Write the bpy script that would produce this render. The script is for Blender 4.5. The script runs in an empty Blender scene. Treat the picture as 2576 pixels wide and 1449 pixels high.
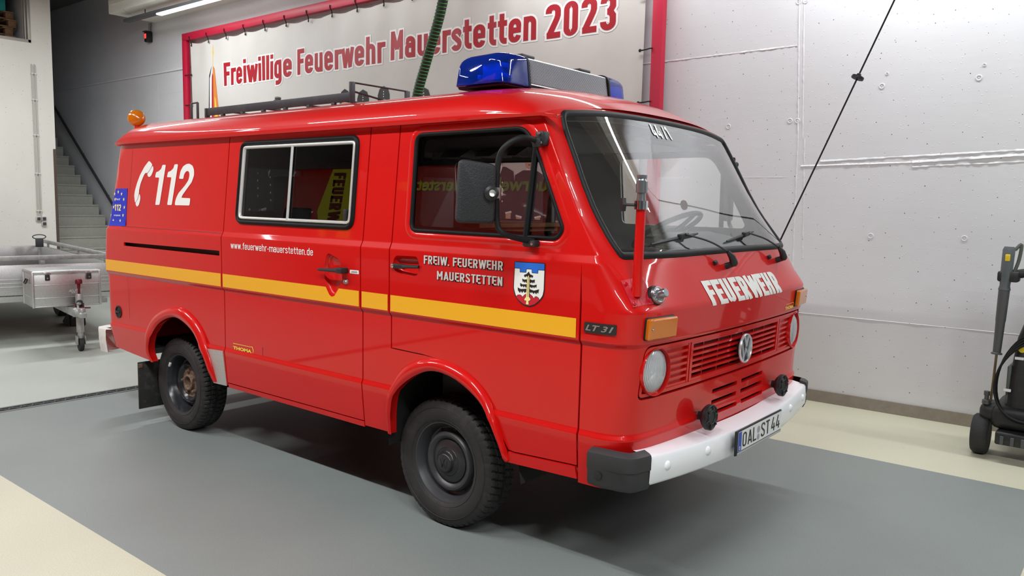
import bpy, bmesh, math, random
from mathutils import Vector, Matrix

random.seed(4)
PI = math.pi
C = bpy.context.scene.collection
S = bpy.context.scene

# ------------------------------------------------------------------ camera
cam_d = bpy.data.cameras.new('camera')
cam_d.sensor_width = 36.0
cam_d.lens = 2008.44 / 2576.0 * 36.0
cam_d.clip_end = 100
cam = bpy.data.objects.new('camera', cam_d)
C.objects.link(cam)
_yaw, _pit, _rol = math.radians(128.96611), math.radians(-5.97331), math.radians(1.10740)
_f = Vector((math.cos(_pit)*math.cos(_yaw), math.cos(_pit)*math.sin(_yaw), math.sin(_pit)))
_r = Vector((math.sin(_yaw), -math.cos(_yaw), 0))
_u = _r.cross(_f)
_r2 = _r*math.cos(_rol) + _u*math.sin(_rol)
_u2 = -_r*math.sin(_rol) + _u*math.cos(_rol)
cam.matrix_world = Matrix(((_r2.x, _u2.x, -_f.x, 2.53418), (_r2.y, _u2.y, -_f.y, -3.68265),
                           (_r2.z, _u2.z, -_f.z, 1.60612), (0, 0, 0, 1)))
S.camera = cam

# ------------------------------------------------------------------ world, light, exposure
S.view_settings.view_transform = 'Standard'
S.view_settings.look = 'None'
S.view_settings.gamma = 1.0
S.view_settings.use_curve_mapping = False
S.view_settings.exposure = 0.08
S.cycles.use_denoising = True
S.cycles.max_bounces = 8
S.cycles.transparent_max_bounces = 16
S.cycles.caustics_reflective = False
S.cycles.caustics_refractive = False
S.cycles.sample_clamp_indirect = 6.0
W_ = bpy.data.worlds.new('hall_air')
S.world = W_
W_.use_nodes = True
_bg = W_.node_tree.nodes['Background']
_bg.inputs[0].default_value = (0.70, 0.80, 1.0, 1)
_bg.inputs[1].default_value = 0.14

def tube_light(x, y, z, length, power, width=0.10, col=(.955, .985, 1.0), rot=0.0, tilt=0.0, spread=PI):
    d = bpy.data.lights.new('tube_light', 'AREA')
    d.shape = 'RECTANGLE'; d.size = length; d.size_y = width
    d.energy = power; d.color = col; d.spread = spread
    o = bpy.data.objects.new('tube_light', d)
    C.objects.link(o)
    o.location = (x, y, z); o.rotation_euler = (tilt, 0, rot)
    return o

LAMP_Z = 4.36
WALL_LAMPS = [(-8.0, 2.55), (-4.9, 2.55), (-1.8, 2.55), (1.3, 2.55), (4.4, 2.55)]
HALL_LAMPS = [(-5.0, -3.5), (-2.0, -3.5), (1.0, -3.5), (4.0, -3.5), (7.0, -3.5)]
for x, y in WALL_LAMPS:
    tube_light(x, y, LAMP_Z - .05, 2.4, (2.5 if x < -6 else 9) if x < -3 else (30 if x < 0 else 70))
for x, y in HALL_LAMPS:
    tube_light(x, y, 4.62, 1.9, 110 if x < 0 else (130 if x < 6 else 115))

tube_light(-8.3, .5, 4.7, 2.6, 145, rot=PI/2)
tube_light(-8.3, -3.2, 4.7, 2.6, 70, rot=PI/2)

# ------------------------------------------------------------------ helpers
MATS = {}
def M(name, col=(.5, .5, .5), rough=.5, metal=0., coat=0., spec=.5, noise=None, bump=None, emit=None, coat_rough=.04):
    if name in MATS: return MATS[name]
    m = bpy.data.materials.new(name); m.use_nodes = True
    nt = m.node_tree; b = nt.nodes['Principled BSDF']
    b.inputs['Base Color'].default_value = (*col, 1)
    b.inputs['Roughness'].default_value = rough
    b.inputs['Metallic'].default_value = metal
    b.inputs['Coat Weight'].default_value = coat
    b.inputs['Coat Roughness'].default_value = coat_rough
    b.inputs['Specular IOR Level'].default_value = spec
    if emit:
        b.inputs['Emission Color'].default_value = (*emit[:3], 1)
        b.inputs['Emission Strength'].default_value = emit[3]
    tc = nt.nodes.new('ShaderNodeTexCoord')
    if noise:                                   # (scale, second colour, lo, hi)
        n = nt.nodes.new('ShaderNodeTexNoise'); n.inputs['Scale'].default_value = noise[0]
        n.inputs['Detail'].default_value = 8; n.inputs['Roughness'].default_value = .65
        r = nt.nodes.new('ShaderNodeMapRange')
        r.inputs['From Min'].default_value = noise[2]; r.inputs['From Max'].default_value = noise[3]
        mx = nt.nodes.new('ShaderNodeMix'); mx.data_type = 'RGBA'
        mx.inputs['A'].default_value = (*col, 1); mx.inputs['B'].default_value = (*noise[1], 1)
        nt.links.new(tc.outputs['Object'], n.inputs['Vector'])
        nt.links.new(n.outputs['Fac'], r.inputs['Value'])
        nt.links.new(r.outputs['Result'], mx.inputs['Factor'])
        nt.links.new(mx.outputs['Result'], b.inputs['Base Color'])
    if bump:                                    # (scale, strength, distance)
        n = nt.nodes.new('ShaderNodeTexNoise'); n.inputs['Scale'].default_value = bump[0]
        n.inputs['Detail'].default_value = 6
        bp = nt.nodes.new('ShaderNodeBump'); bp.inputs['Strength'].default_value = bump[1]
        bp.inputs['Distance'].default_value = bump[2]
        nt.links.new(tc.outputs['Object'], n.inputs['Vector'])
        nt.links.new(n.outputs['Fac'], bp.inputs['Height'])
        nt.links.new(bp.outputs['Normal'], b.inputs['Normal'])
    MATS[name] = m
    return m

def thin_glass(name, tint, ior=1.5, rough=0.0, boost=1.0, veil=0.):
    """a thin pane: transparent body, fresnel reflection"""
    if name in MATS: return MATS[name]
    m = bpy.data.materials.new(name); m.use_nodes = True
    nt = m.node_tree; nt.nodes.clear()
    out = nt.nodes.new('ShaderNodeOutputMaterial')
    mx = nt.nodes.new('ShaderNodeMixShader'); tr = nt.nodes.new('ShaderNodeBsdfTransparent')
    gl = nt.nodes.new('ShaderNodeBsdfGlossy'); fr = nt.nodes.new('ShaderNodeFresnel')
    tr.inputs[0].default_value = (*tint, 1); gl.inputs['Roughness'].default_value = rough
    fr.inputs['IOR'].default_value = ior
    mm = nt.nodes.new('ShaderNodeMath'); mm.operation = 'MULTIPLY'; mm.use_clamp = True
    mm.inputs[1].default_value = boost
    nt.links.new(fr.outputs[0], mm.inputs[0]); nt.links.new(mm.outputs[0], mx.inputs[0])
    nt.links.new(tr.outputs[0], mx.inputs[1]); nt.links.new(gl.outputs[0], mx.inputs[2])
    nt.links.new(mx.outputs[0], out.inputs[0])
    if veil:  # pale diffuse veil put into the glass to brighten it
        df = nt.nodes.new('ShaderNodeBsdfDiffuse'); df.inputs[0].default_value = (.62, .62, .60, 1); md = nt.nodes.new('ShaderNodeMixShader'); md.inputs[0].default_value = veil
        nt.links.new(tr.outputs[0], md.inputs[1]); nt.links.new(df.outputs[0], md.inputs[2]); nt.links.new(md.outputs[0], mx.inputs[1])
    MATS[name] = m
    return m

def base_of(o):
    v = Vector((0, 0, 0))
    while o is not None:
        v += o.location; o = o.parent
    return v

def link_mesh(name, me, parent, local=False):
    o = bpy.data.objects.new(name, me); C.objects.link(o)
    if parent is not None:
        o.parent = parent
        if not local: o.location = -base_of(parent)
    return o

def obj(name, bm, mat, parent=None, smooth=35, local=False):
    """link a bmesh as ONE object; vertices in world space unless local"""
    bmesh.ops.recalc_face_normals(bm, faces=bm.faces[:])
    me = bpy.data.meshes.new(name)
    bm.to_mesh(me); bm.free()
    for mm in (mat if isinstance(mat, (list, tuple)) else [mat]): me.materials.append(mm)
    if smooth:
        me.polygons.foreach_set('use_smooth', [True]*len(me.polygons))
        me.set_sharp_from_angle(angle=math.radians(smooth))
    return link_mesh(name, me, parent, local)

def tag(o, label=None, cat=None, group=None, kind=None):
    if label: o['label'] = label
    if cat: o['category'] = cat
    if group: o['group'] = group
    if kind: o['kind'] = kind
    return o

def thing(name, label, cat, loc=(0, 0, 0), rotz=0., group=None):
    o = bpy.data.objects.new(name, None); C.objects.link(o)
    o.location = loc; o.rotation_euler = (0, 0, rotz); o.empty_display_size = .1
    return tag(o, label, cat, group)

def struct(name, bm, mat, smooth=35):
    return tag(obj(name, bm, mat, None, smooth), kind='structure')

def B(): return bmesh.new()

def box(bm, lo, hi, bevel=0., seg=2, mi=0, mat=None):
    x0, y0, z0 = lo; x1, y1, z1 = hi
    vs = [bm.verts.new(p) for p in ((x0,y0,z0),(x1,y0,z0),(x1,y1,z0),(x0,y1,z0),(x0,y0,z1),(x1,y0,z1),(x1,y1,z1),(x0,y1,z1))]
    fs = [bm.faces.new([vs[i] for i in q]) for q in ((0,3,2,1),(4,5,6,7),(0,1,5,4),(1,2,6,5),(2,3,7,6),(3,0,4,7))]
    for f in fs: f.material_index = mi
    if mat is not None:
        for v in vs: v.co = mat @ v.co
    if bevel:
        es = set(e for f in fs for e in f.edges)
        r = bmesh.ops.bevel(bm, geom=list(es), offset=bevel, segments=seg, profile=.5, affect='EDGES')
        for f in r['faces']: f.material_index = mi
    return bm

def frame_of(d):
    d = Vector(d).normalized()
    a = Vector((0, 0, 1)) if abs(d.z) < .9 else Vector((1, 0, 0))
    x = d.cross(a).normalized(); y = d.cross(x)
    return x, y, d

def tube(bm, pts, r, seg=10, mi=0, caps=True, closed=False):
    pts = [Vector(p) for p in pts]; n = len(pts)
    rr = r if isinstance(r, (list, tuple)) else [r]*n
    rings = []; px = None
    for i, p in enumerate(pts):
        if closed: d = (pts[(i+1) % n] - pts[i-1])
        else: d = (pts[min(i+1, n-1)] - pts[max(i-1, 0)])
        d.normalize()
        if px is None: x, y, _ = frame_of(d)
        else:
            x = px - d*px.dot(d)
            x = x.normalized() if x.length > 1e-6 else frame_of(d)[0]
            y = d.cross(x)
        px = x
        rings.append([bm.verts.new(p + (x*math.cos(t) + y*math.sin(t))*rr[i]) for t in [2*PI*k/seg for k in range(seg)]])
    m = n if closed else n-1
    for i in range(m):
        a, b = rings[i], rings[(i+1) % n]
        for k in range(seg):
            f = bm.faces.new((a[k], a[(k+1) % seg], b[(k+1) % seg], b[k])); f.material_index = mi
    if caps and not closed:
        for rg in (rings[0][::-1], rings[-1]):
            f = bm.faces.new(rg); f.material_index = mi
    return bm

def lathe(bm, prof, origin, axis, seg=32, mi=0, cap=True):
    """prof: (radius, height along axis)"""
    x, y, d = frame_of(axis); o = Vector(origin)
    rings = []
    for r, h in prof:
        if r < 1e-5: rings.append([bm.verts.new(o + d*h)])
        else: rings.append([bm.verts.new(o + d*h + (x*math.cos(t) + y*math.sin(t))*r) for t in [2*PI*k/seg for k in range(seg)]])
    for a, b in zip(rings, rings[1:]):
        for k in range(seg):
            j = (k+1) % seg
            if len(a) == 1 and len(b) == 1: continue
            if len(a) == 1: f = bm.faces.new((a[0], b[j], b[k]))
            elif len(b) == 1: f = bm.faces.new((a[k], a[j], b[0]))
            else: f = bm.faces.new((a[k], a[j], b[j], b[k]))
            f.material_index = mi
    if cap:
        for rg in (rings[0], rings[-1]):
            if len(rg) > 2:
                f = bm.faces.new(rg); f.material_index = mi
    return bm

def catmull(pts, n=6, closed=False):
    P = [Vector(p) for p in pts]; out = []; N = len(P)
    rng = range(N if closed else N-1)
    for i in rng:
        if closed: p0, p1, p2, p3 = P[i-1], P[i], P[(i+1) % N], P[(i+2) % N]
        else:
            p1, p2 = P[i], P[i+1]
            p0 = P[i-1] if i > 0 else p1*2-p2
            p3 = P[i+2] if i+2 < N else p2*2-p1
        for k in range(n):
            t = k/n
            out.append(.5*((2*p1) + (p2-p0)*t + (2*p0-5*p1+4*p2-p3)*t*t + (3*p1-p0-3*p2+p3)*t**3))
    if not closed: out.append(P[-1])
    return out

def rrect(u0, v0, u1, v1, r, n=6):
    out = []
    for cx, cy, a in ((u1-r, v1-r, 0), (u0+r, v1-r, 90), (u0+r, v0+r, 180), (u1-r, v0+r, 270)):
        for k in range(n+1):
            t = math.radians(a + 90*k/n); out.append((cx + r*math.cos(t), cy + r*math.sin(t)))
    return out

def rpoly(pts, rad, n=5):
    """polygon with rounded corners; rad one number or one per corner"""
    out = []; N = len(pts)
    for i in range(N):
        r = rad[i] if isinstance(rad, (list, tuple)) else rad
        p = Vector(pts[i]); a = Vector(pts[i-1]); b = Vector(pts[(i+1) % N])
        da = a-p; db = b-p
        l = min(r, da.length*.48, db.length*.48)
        if l < 1e-5: out.append(tuple(p)); continue
        A = p + da.normalized()*l; Bq = p + db.normalized()*l
        for k in range(n+1):
            t = k/n; q = A*(1-t)**2 + p*2*t*(1-t) + Bq*t*t
            out.append((q.x, q.y))
    return out

def inset(poly, d):
    """offset a closed 2d polygon inwards by d (either winding)"""
    N = len(poly)
    ar = sum(poly[i-1][0]*poly[i][1]-poly[i][0]*poly[i-1][1] for i in range(N))
    s = 1 if ar > 0 else -1
    out = []
    for i in range(N):
        a = Vector(poly[i-1][:2]); p = Vector(poly[i][:2]); b = Vector(poly[(i+1) % N][:2])
        e1 = (p-a); e2 = (b-p)
        if e1.length < 1e-7 or e2.length < 1e-7: n = Vector((0, 0))
        e1 = e1.normalized() if e1.length > 1e-7 else e2.normalized()
        e2 = e2.normalized() if e2.length > 1e-7 else e1
        n = Vector((-e1.y-e2.y, e1.x+e2.x))
        n = n.normalized() if n.length > 1e-6 else Vector((-e1.y, e1.x))
        c = max(.35, n.dot(Vector((-e1.y, e1.x))))
        q = p + n*(s*d/c); out.append((q.x, q.y))
    return out

def fill2d(loops):
    bm = bmesh.new(); edges = []
    for lp in loops:
        vs = [bm.verts.new((p[0], p[1], 0)) for p in lp]
        for i in range(len(vs)): edges.append(bm.edges.new((vs[i-1], vs[i])))
    bmesh.ops.triangle_fill(bm, use_beauty=True, use_dissolve=False, edges=edges)
    return bm

def slice2d(bm, us, vs):
    for c, nrm in [((u, 0, 0), (1, 0, 0)) for u in us] + [((0, v, 0), (0, 1, 0)) for v in vs]:
        bmesh.ops.bisect_plane(bm, geom=bm.verts[:]+bm.edges[:]+bm.faces[:], plane_co=c, plane_no=nrm, dist=1e-6)

def span(a, b, d):
    n = max(1, int(math.ceil((b-a)/d)))
    return [a + (b-a)*k/n for k in range(1, n)]

def panel_bm(flat, surf, depth=.012, off=0.):
    """map a flat (u,v) bmesh through surf(u,v)->xyz; analytic normals; a skirt gives the sheet its thickness.
    returns a mesh"""
    e = 2e-3
    P = {}; Nn = {}
    def nrm(u, v):
        a = Vector(surf(u+e, v)) - Vector(surf(u-e, v)); b = Vector(surf(u, v+e)) - Vector(surf(u, v-e))
        n = a.cross(b)
        return n.normalized() if n.length > 1e-12 else Vector((0, 0, 1))
    flat.verts.ensure_lookup_table()
    verts = []; norms = []
    for v in flat.verts:
        n = nrm(v.co.x, v.co.y)
        verts.append(Vector(surf(v.co.x, v.co.y)) + n*(off+v.co.z)); norms.append(n)
    faces = []; ln = []
    flat.verts.index_update()
    for f in flat.faces:
        ids = [v.index for v in f.verts]
        a, b, c = verts[ids[0]], verts[ids[1]], verts[ids[2]]
        g = (b-a).cross(c-a)
        if g.dot(norms[ids[0]]) < 0: ids.reverse()
        faces.append(ids); ln += [norms[i] for i in ids]
    if depth:
        back = {}
        for ed in flat.edges:
            if len(ed.link_faces) == 1:
                i, j = ed.verts[0].index, ed.verts[1].index
                f = ed.link_faces[0]
                q = []
                for t in (i, j):
                    if t not in back:
                        back[t] = len(verts); verts.append(verts[t] - norms[t]*depth)
                ids = [i, j, back[j], back[i]]
                cc = Vector((0, 0, 0))
                for vv in f.verts: cc += verts[vv.index]
                cc /= len(f.verts)
                g = (verts[j]-verts[i]).cross(verts[back[i]]-verts[i])
                mid = (verts[i]+verts[j])*.5
                if g.dot(mid-cc) < 0: ids.reverse(); g = -g
                g = g.normalized() if g.length > 1e-12 else norms[i]
                faces.append(ids); ln += [g]*4
    me = bpy.data.meshes.new('panel')
    me.from_pydata([tuple(v) for v in verts], [], faces)
    me.polygons.foreach_set('use_smooth', [True]*len(faces))
    me.normals_split_custom_set([tuple(n) for n in ln])
    flat.free()
    return me

def panel(name, loops, surf, mat, parent, us=(), vs=(), depth=.012, off=0.):
    bm = fill2d(loops); slice2d(bm, us, vs)
    me = panel_bm(bm, surf, depth, off); me.name = name; me.materials.append(mat)
    return link_mesh(name, me, parent)

# lettering ---------------------------------------------------------
_tc = {}
def text_flat(s, bold=0., shear=0., spacing=1.0):
    """flat lettering as a bmesh, cap height 1, baseline 0, left edge 0; second value: width"""
    def mk(t):
        cu = bpy.data.curves.new('t', 'FONT'); cu.body = t; cu.size = 1; cu.offset = bold
        cu.shear = shear; cu.space_character = spacing; cu.fill_mode = 'FRONT' if hasattr(cu, 'fill_mode') else cu.fill_mode
        cu.resolution_u = 4
        o = bpy.data.objects.new('t', cu); C.objects.link(o)
        dg = bpy.context.evaluated_depsgraph_get(); dg.update()
        me = bpy.data.meshes.new_from_object(o.evaluated_get(dg))
        bm = bmesh.new(); bm.from_mesh(me)
        bpy.data.objects.remove(o); bpy.data.curves.remove(cu); bpy.data.meshes.remove(me)
        return bm
    k = ('H', bold)
    if k not in _tc:
        h = mk('H'); ys = [v.co.y for v in h.verts]; _tc[k] = (min(ys), max(ys)); h.free()
    y0, y1 = _tc[k]
    bm = mk(s)
    x0 = min(v.co.x for v in bm.verts); x1 = max(v.co.x for v in bm.verts)
    for v in bm.verts:
        v.co.x = (v.co.x-x0)/(y1-y0); v.co.y = (v.co.y-y0)/(y1-y0); v.co.z = 0
    return bm, (x1-x0)/(y1-y0)

def letter(name, s, mat, parent, surf, fn=None, box_=None, bold=0., shear=0., off=.002, depth=0., us=(), vs=(), spacing=1.):
    """lettering laid on a surface; box_ = (u0, v0, u1, cap height) or fn maps text space"""
    bm, w = text_flat(s, bold, shear, spacing)
    for v in bm.verts:
        if fn: v.co.x, v.co.y = fn(v.co.x/w, v.co.y)
        else: v.co.x, v.co.y = box_[0] + v.co.x/w*(box_[2]-box_[0]), box_[1] + v.co.y*box_[3]
    slice2d(bm, us, vs)
    me = panel_bm(bm, surf, depth, off); me.name = name; me.materials.append(mat)
    return link_mesh(name, me, parent)

# narrow technical lettering drawn as strokes: (advance, [(closed, points)]), cap height 1
def _box(x0, y0, x1, y1, r=.13, n=5):
    return [(p[0], p[1]) for p in rrect(x0, y0, x1, y1, min(r, (x1-x0)/2-1e-3), n)]
def _arc(cx, cy, rx, ry, a0, a1, n=7):
    return [(cx+rx*math.cos(math.radians(a0+(a1-a0)*k/n)), cy+ry*math.sin(math.radians(a0+(a1-a0)*k/n))) for k in range(n+1)]
def glyphs(h):
    """h: half stroke width"""
    X = .73; l = h; r = .45-h; b = h; t = 1-h; xt = X-h; m = (l+r)/2; q = .13
    bowl_top = lambda y0, y1: [(l, y0)] + _arc(l+q, y1-q, q, q, 180, 90, 4) + _arc(r-q, y1-q, q, q, 90, 0, 4)
    G = {}
    G['F'] = (.44, [(0, [(l, 0), (l, 1)]), (0, [(0, t), (.42, t)]), (0, [(0, .52), (.37, .52)])])
    G['E'] = (.46, [(0, [(l, 0), (l, 1)]), (0, [(0, t), (.43, t)]), (0, [(0, .51), (.38, .51)]), (0, [(0, b), (.43, b)])])
    G['L'] = (.42, [(0, [(l, 0), (l, 1)]), (0, [(0, b), (.40, b)])])
    G['I'] = (.22, [(0, [(l, 0), (l, 1)])]); G['l'] = (.23, [(0, [(l, 0), (l, 1)])])
    G['i'] = (.23, [(0, [(l, 0), (l, X)]), (0, [(l, .83), (l, 1)])])
    G['H'] = (.53, [(0, [(l, 0), (l, 1)]), (0, [(r, 0), (r, 1)]), (0, [(l, .51), (r, .51)])])
    G['U'] = (.53, [(0, [(l, 1), (l, b+q)] + _arc(l+q, b+q, q, q, 180, 270, 4)[1:] + _arc(r-q, b+q, q, q, 270, 360, 4) + [(r, 1)])])
    G['O'] = (.53, [(1, _box(l, b, r, t, .16))]); G['0'] = G['O']
    rc = [(0, t), (r-q, t)] + _arc(r-q, t-q, q, q, 90, 0, 4)[1:] + _arc(r-q, .47+q, q, q, 0, -90, 4) + [(l, .47)]
    G['R'] = (.52, [(0, [(l, 0), (l, 1)]), (0, rc), (0, [(.24, .47), (r+.01, 0)])])
    G['D'] = (.53, [(0, [(l, 0), (l, 1)]), (0, [(0, t), (r-.15, t)] + _arc(r-.15, t-.15, .15, .15, 90, 0, 4)[1:] + _arc(r-.15, b+.15, .15, .15, 0, -90, 4) + [(0, b)])])
    G['W'] = (.74, [(0, [(.05, 1), (.19, .02)]), (0, [(.19, 0), (.355, .96)]), (0, [(.355, .96), (.52, 0)]), (0, [(.52, .02), (.66, 1)])])
    G['M'] = (.68, [(0, [(l, 0), (l, 1)]), (0, [(.60-h, 0), (.60-h, 1)]), (0, [(l, .97), (.30, .36)]), (0, [(.30, .36), (.60-h, .97)])])
    G['N'] = (.54, [(0, [(l, 0), (l, 1)]), (0, [(r, 0), (r, 1)]), (0, [(l, .98), (r, .02)])])
    G['A'] = (.53, [(0, [(.04+h*.2, 0), (.245, .97)]), (0, [(.245, .97), (.45-h*.2, 0)]), (0, [(.12, .25), (.37, .25)])])
    G['T'] = (.46, [(0, [(0, t), (.44, t)]), (0, [(.22, 0), (.22, t)])])
    G['S'] = (.51, [(0, [(r, .76)] + _arc(r-q, t-q, q, q, 0, 90, 4) + _arc(l+q, t-q, q, q, 90, 180, 4) + [(l, .70), (l+.06, .60), (r-.06, .42), (r, .32)] + _arc(r-q, b+q, q, q, 0, -90, 4) + _arc(l+q, b+q, q, q, -90, -180, 4) + [(l, .25)])])
    G['2'] = (.53, [(0, [(l, .74)] + _arc(l+q, t-q, q, q, 180, 90, 4) + _arc(r-q, t-q, q, q, 90, 0, 4) + [(r, .66), (r-.03, .56), (l+.02, b)]), (0, [(l-h*.6, b), (.45, b)])])
    G['3'] = (.53, [(0, [(l, .76)] + _arc(l+q, t-q, q, q, 180, 90, 4) + _arc(r-q, t-q, q, q, 90, 0, 4) + [(r, .66), (r-.08, .52), (.20, .52)]), (0, [(r-.08, .52), (r, .40)] + _arc(r-q, b+q, q, q, 0, -90, 4) + _arc(l+q, b+q, q, q, -90, -180, 4) + [(l, .25)])])
    G['4'] = (.54, [(0, [(.27, 1), (.06, .30)]), (0, [(.02, .26), (.48, .26)]), (0, [(.35, 0), (.35, .56)])])
    G['1'] = (.40, [(0, [(.27, 0), (.27, 1)]), (0, [(.27, .93), (.06, .76)])])
    G['/'] = (.40, [(0, [(.05, 0), (.32, 1)])]); G['.'] = (.22, [(0, [(l, 0), (l, 2*h)])]); G['-'] = (.34, [(0, [(.03, .38), (.28, .38)])]); G[' '] = (.22, [])
    n_ = [(0, [(l, 0), (l, X)]), (0, bowl_top(xt-q, xt) + [(r, 0)])]
    G['n'] = (.53, n_); G['h'] = (.53, [(0, [(l, 0), (l, 1)])] + n_[1:])
    G['r'] = (.36, [(0, [(l, 0), (l, X)]), (0, [(l, xt-q)] + _arc(l+q, xt-q, q, q, 180, 90, 4) + [(.35, xt)])])
    G['u'] = (.53, [(0, [(l, X), (l, b+q)] + _arc(l+q, b+q, q, q, 180, 270, 4)[1:] + _arc(r-q, b+q, q, q, 270, 360, 4)), (0, [(r, 0), (r, X)])])
    G['m'] = (.80, n_ + [(0, [(r, xt-q)] + _arc(r+q, xt-q, q, q, 180, 90, 4) + _arc(2*r-l-q, xt-q, q, q, 90, 0, 4) + [(2*r-l, 0)])])
    G['e'] = (.52, [(0, [(r, .21)] + _arc(r-q, b+q, q, q, 0, -90, 4)[1:] + _arc(l+q, b+q, q, q, -90, -180, 4) + _arc(l+q, xt-q, q, q, 180, 90, 4) + _arc(r-q, xt-q, q, q, 90, 0, 4) + [(r, .37), (l, .37)])])
    G['a'] = (.52, [(0, [(l+.02, .57)] + _arc(l+q, xt-q, q, q, 160, 90, 3) + _arc(r-q, xt-q, q, q, 90, 0, 4) + [(r, 0)]), (1, _box(l, b, r, .42, .10))])
    G['s'] = (.50, [(0, [(r, .56)] + _arc(r-q, xt-q*.8, q, q*.8, 0, 90, 4) + _arc(l+q, xt-q*.8, q, q*.8, 90, 180, 4) + [(l+.03, .47), (r-.03, .30), (r, .24)] + _arc(r-q, b+q*.8, q, q*.8, 0, -90, 4) + _arc(l+q, b+q*.8, q, q*.8, -90, -180, 4)[:-1] + [(l, .17)])])
    G['t'] = (.38, [(0, [(.15, .94), (.15, b+q)] + _arc(.15+q, b+q, q, q, 180, 270, 4)[1:] + [(.34, b)]), (0, [(0, xt), (.34, xt)])])
    G['f'] = (.36, [(0, [(.14, 0), (.14, t-q)] + _arc(.14+q, t-q, q, q, 180, 90, 4)[1:] + [(.34, t)]), (0, [(0, xt), (.32, xt)])])
    G['g'] = (.53, [(1, _box(l, b, r, xt, .13)), (0, [(r, X), (r, -.26+h+q)] + _arc(r-q, -.26+h+q, q, q, 0, -90, 4)[1:] + [(l, -.26+h)])])
    G['d'] = (.53, [(1, _box(l, b, r, xt, .13)), (0, [(r, 0), (r, 1)])])
    G['w'] = (.68, [(0, [(.04, X), (.17, .02)]), (0, [(.17, 0), (.31, .70)]), (0, [(.31, .70), (.45, 0)]), (0, [(.45, .02), (.58, X)])])
    return G
def stroke_flat(s, h=.085, grow=0., track=.02):
    """stroke lettering as a flat bmesh; grow widens every stroke (for an outline)"""
    G = glyphs(h); bm = bmesh.new(); x = 0.; hw = h+grow; lay = 0
    for ch in s:
        adv, st = G[ch]
        for closed, pts in st:
            P_ = []
            for p in pts:
                p = Vector((p[0]+x, p[1]))
                if not P_ or (p-P_[-1]).length > 1e-4: P_.append(p)
            if closed and (P_[0]-P_[-1]).length < 1e-4: P_.pop()
            n = len(P_)
            if not closed and grow:
                P_[0] = P_[0] + (P_[0]-P_[1]).normalized()*grow; P_[-1] = P_[-1] + (P_[-1]-P_[-2]).normalized()*grow
            rows = []
            for i in range(n):
                a = P_[i-1] if (i > 0 or closed) else None; b = P_[(i+1) % n] if (i < n-1 or closed) else None
                d1 = (P_[i]-a).normalized() if a is not None else None; d2 = (b-P_[i]).normalized() if b is not None else None
                if d1 is None: d1 = d2
                if d2 is None: d2 = d1
                n1 = Vector((-d1.y, d1.x)); nn = (n1 + Vector((-d2.y, d2.x)))
                nn = nn.normalized() if nn.length > 1e-5 else n1
                k = min(1.35, 1/max(.2, nn.dot(n1)))
                tn = math.atan2(d1.x*d2.y-d1.y*d2.x, d1.dot(d2)); sl = min((P_[i]-a).length if a is not None else 9, (b-P_[i]).length if b is not None else 9)
                lim = 9 if abs(tn) < .05 or abs(tn) > .75 else sl/(2*math.tan(abs(tn)/2))*.97
                kl = min(hw*k, lim) if tn > 0 else hw*k; kr = min(hw*k, lim) if tn < 0 else hw*k
                zz = 6e-5*(lay % 3)
                rows.append((bm.verts.new((*(P_[i]+nn*kl), zz)), bm.verts.new((*(P_[i]-nn*kr), zz))))
            for i in range(n if closed else n-1):
                a, b = rows[i], rows[(i+1) % n]
                bm.faces.new((a[0], a[1], b[1], b[0]))
            lay += 1
        x += adv + track
    bmesh.ops.triangulate(bm, faces=bm.faces[:])
    return bm, x - track
def sign(name, s, mat, parent, surf, box_=None, fn=None, h=.085, grow=0., off=.002, us=(), vs=(), track=.02, depth=0., wref=None):
    """stroke lettering on a surface; box_ = (u0, v0, u1, cap height)"""
    bm, w = stroke_flat(s, h, grow, track)
    w -= .07
    for v in bm.verts:
        if fn: v.co.x, v.co.y = fn(v.co.x/w, v.co.y)
        else: v.co.x, v.co.y = box_[0] + v.co.x/w*(box_[2]-box_[0]), box_[1] + v.co.y*box_[3]
    slice2d(bm, us, vs)
    me = panel_bm(bm, surf, depth, off); me.name = name; me.materials.append(mat)
    return link_mesh(name, me, parent)

def decal(name, loops, mat, parent, surf, off=.002, us=(), vs=(), depth=0.):
    return panel(name, loops, surf, mat, parent, us, vs, depth, off)

def join_flat(parts):
    """several flat loops -> one flat bmesh with material index each"""
    out = bmesh.new()
    for loops, mi, lift in parts:
        b = fill2d(loops)
        b.verts.index_update()
        mp = [out.verts.new((v.co.x, v.co.y, lift)) for v in b.verts]
        for f in b.faces:
            g = out.faces.new([mp[v.index] for v in f.verts]); g.material_index = mi
        b.free()
    return out

def layered(name, parts, mats, parent, surf, off=.002, us=(), vs=()):
    """printed picture: each layer (loops, material, lift)"""
    verts = []; faces = []; mi = []; ln = []
    e = 2e-3
    for loops, m, lift in parts:
        b = fill2d(loops); slice2d(b, us, vs); b.verts.index_update()
        st = len(verts); nn = []
        for v in b.verts:
            u, w = v.co.x, v.co.y
            a = Vector(surf(u+e, w))-Vector(surf(u-e, w)); c = Vector(surf(u, w+e))-Vector(surf(u, w-e))
            n = a.cross(c).normalized(); nn.append(n)
            verts.append(Vector(surf(u, w)) + n*(off+lift))
        for f in b.faces:
            ids = [v.index for v in f.verts]
            g = (verts[st+ids[1]]-verts[st+ids[0]]).cross(verts[st+ids[2]]-verts[st+ids[0]])
            if g.dot(nn[ids[0]]) < 0: ids.reverse()
            faces.append([st+i for i in ids]); mi.append(m); ln += [nn[i] for i in ids]
        b.free()
    me = bpy.data.meshes.new(name)
    me.from_pydata([tuple(v) for v in verts], [], faces)
    me.polygons.foreach_set('use_smooth', [True]*len(faces))
    me.normals_split_custom_set([tuple(n) for n in ln])
    for m in mats: me.materials.append(m)
    me.polygons.foreach_set('material_index', mi)
    return link_mesh(name, me, parent)

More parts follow.
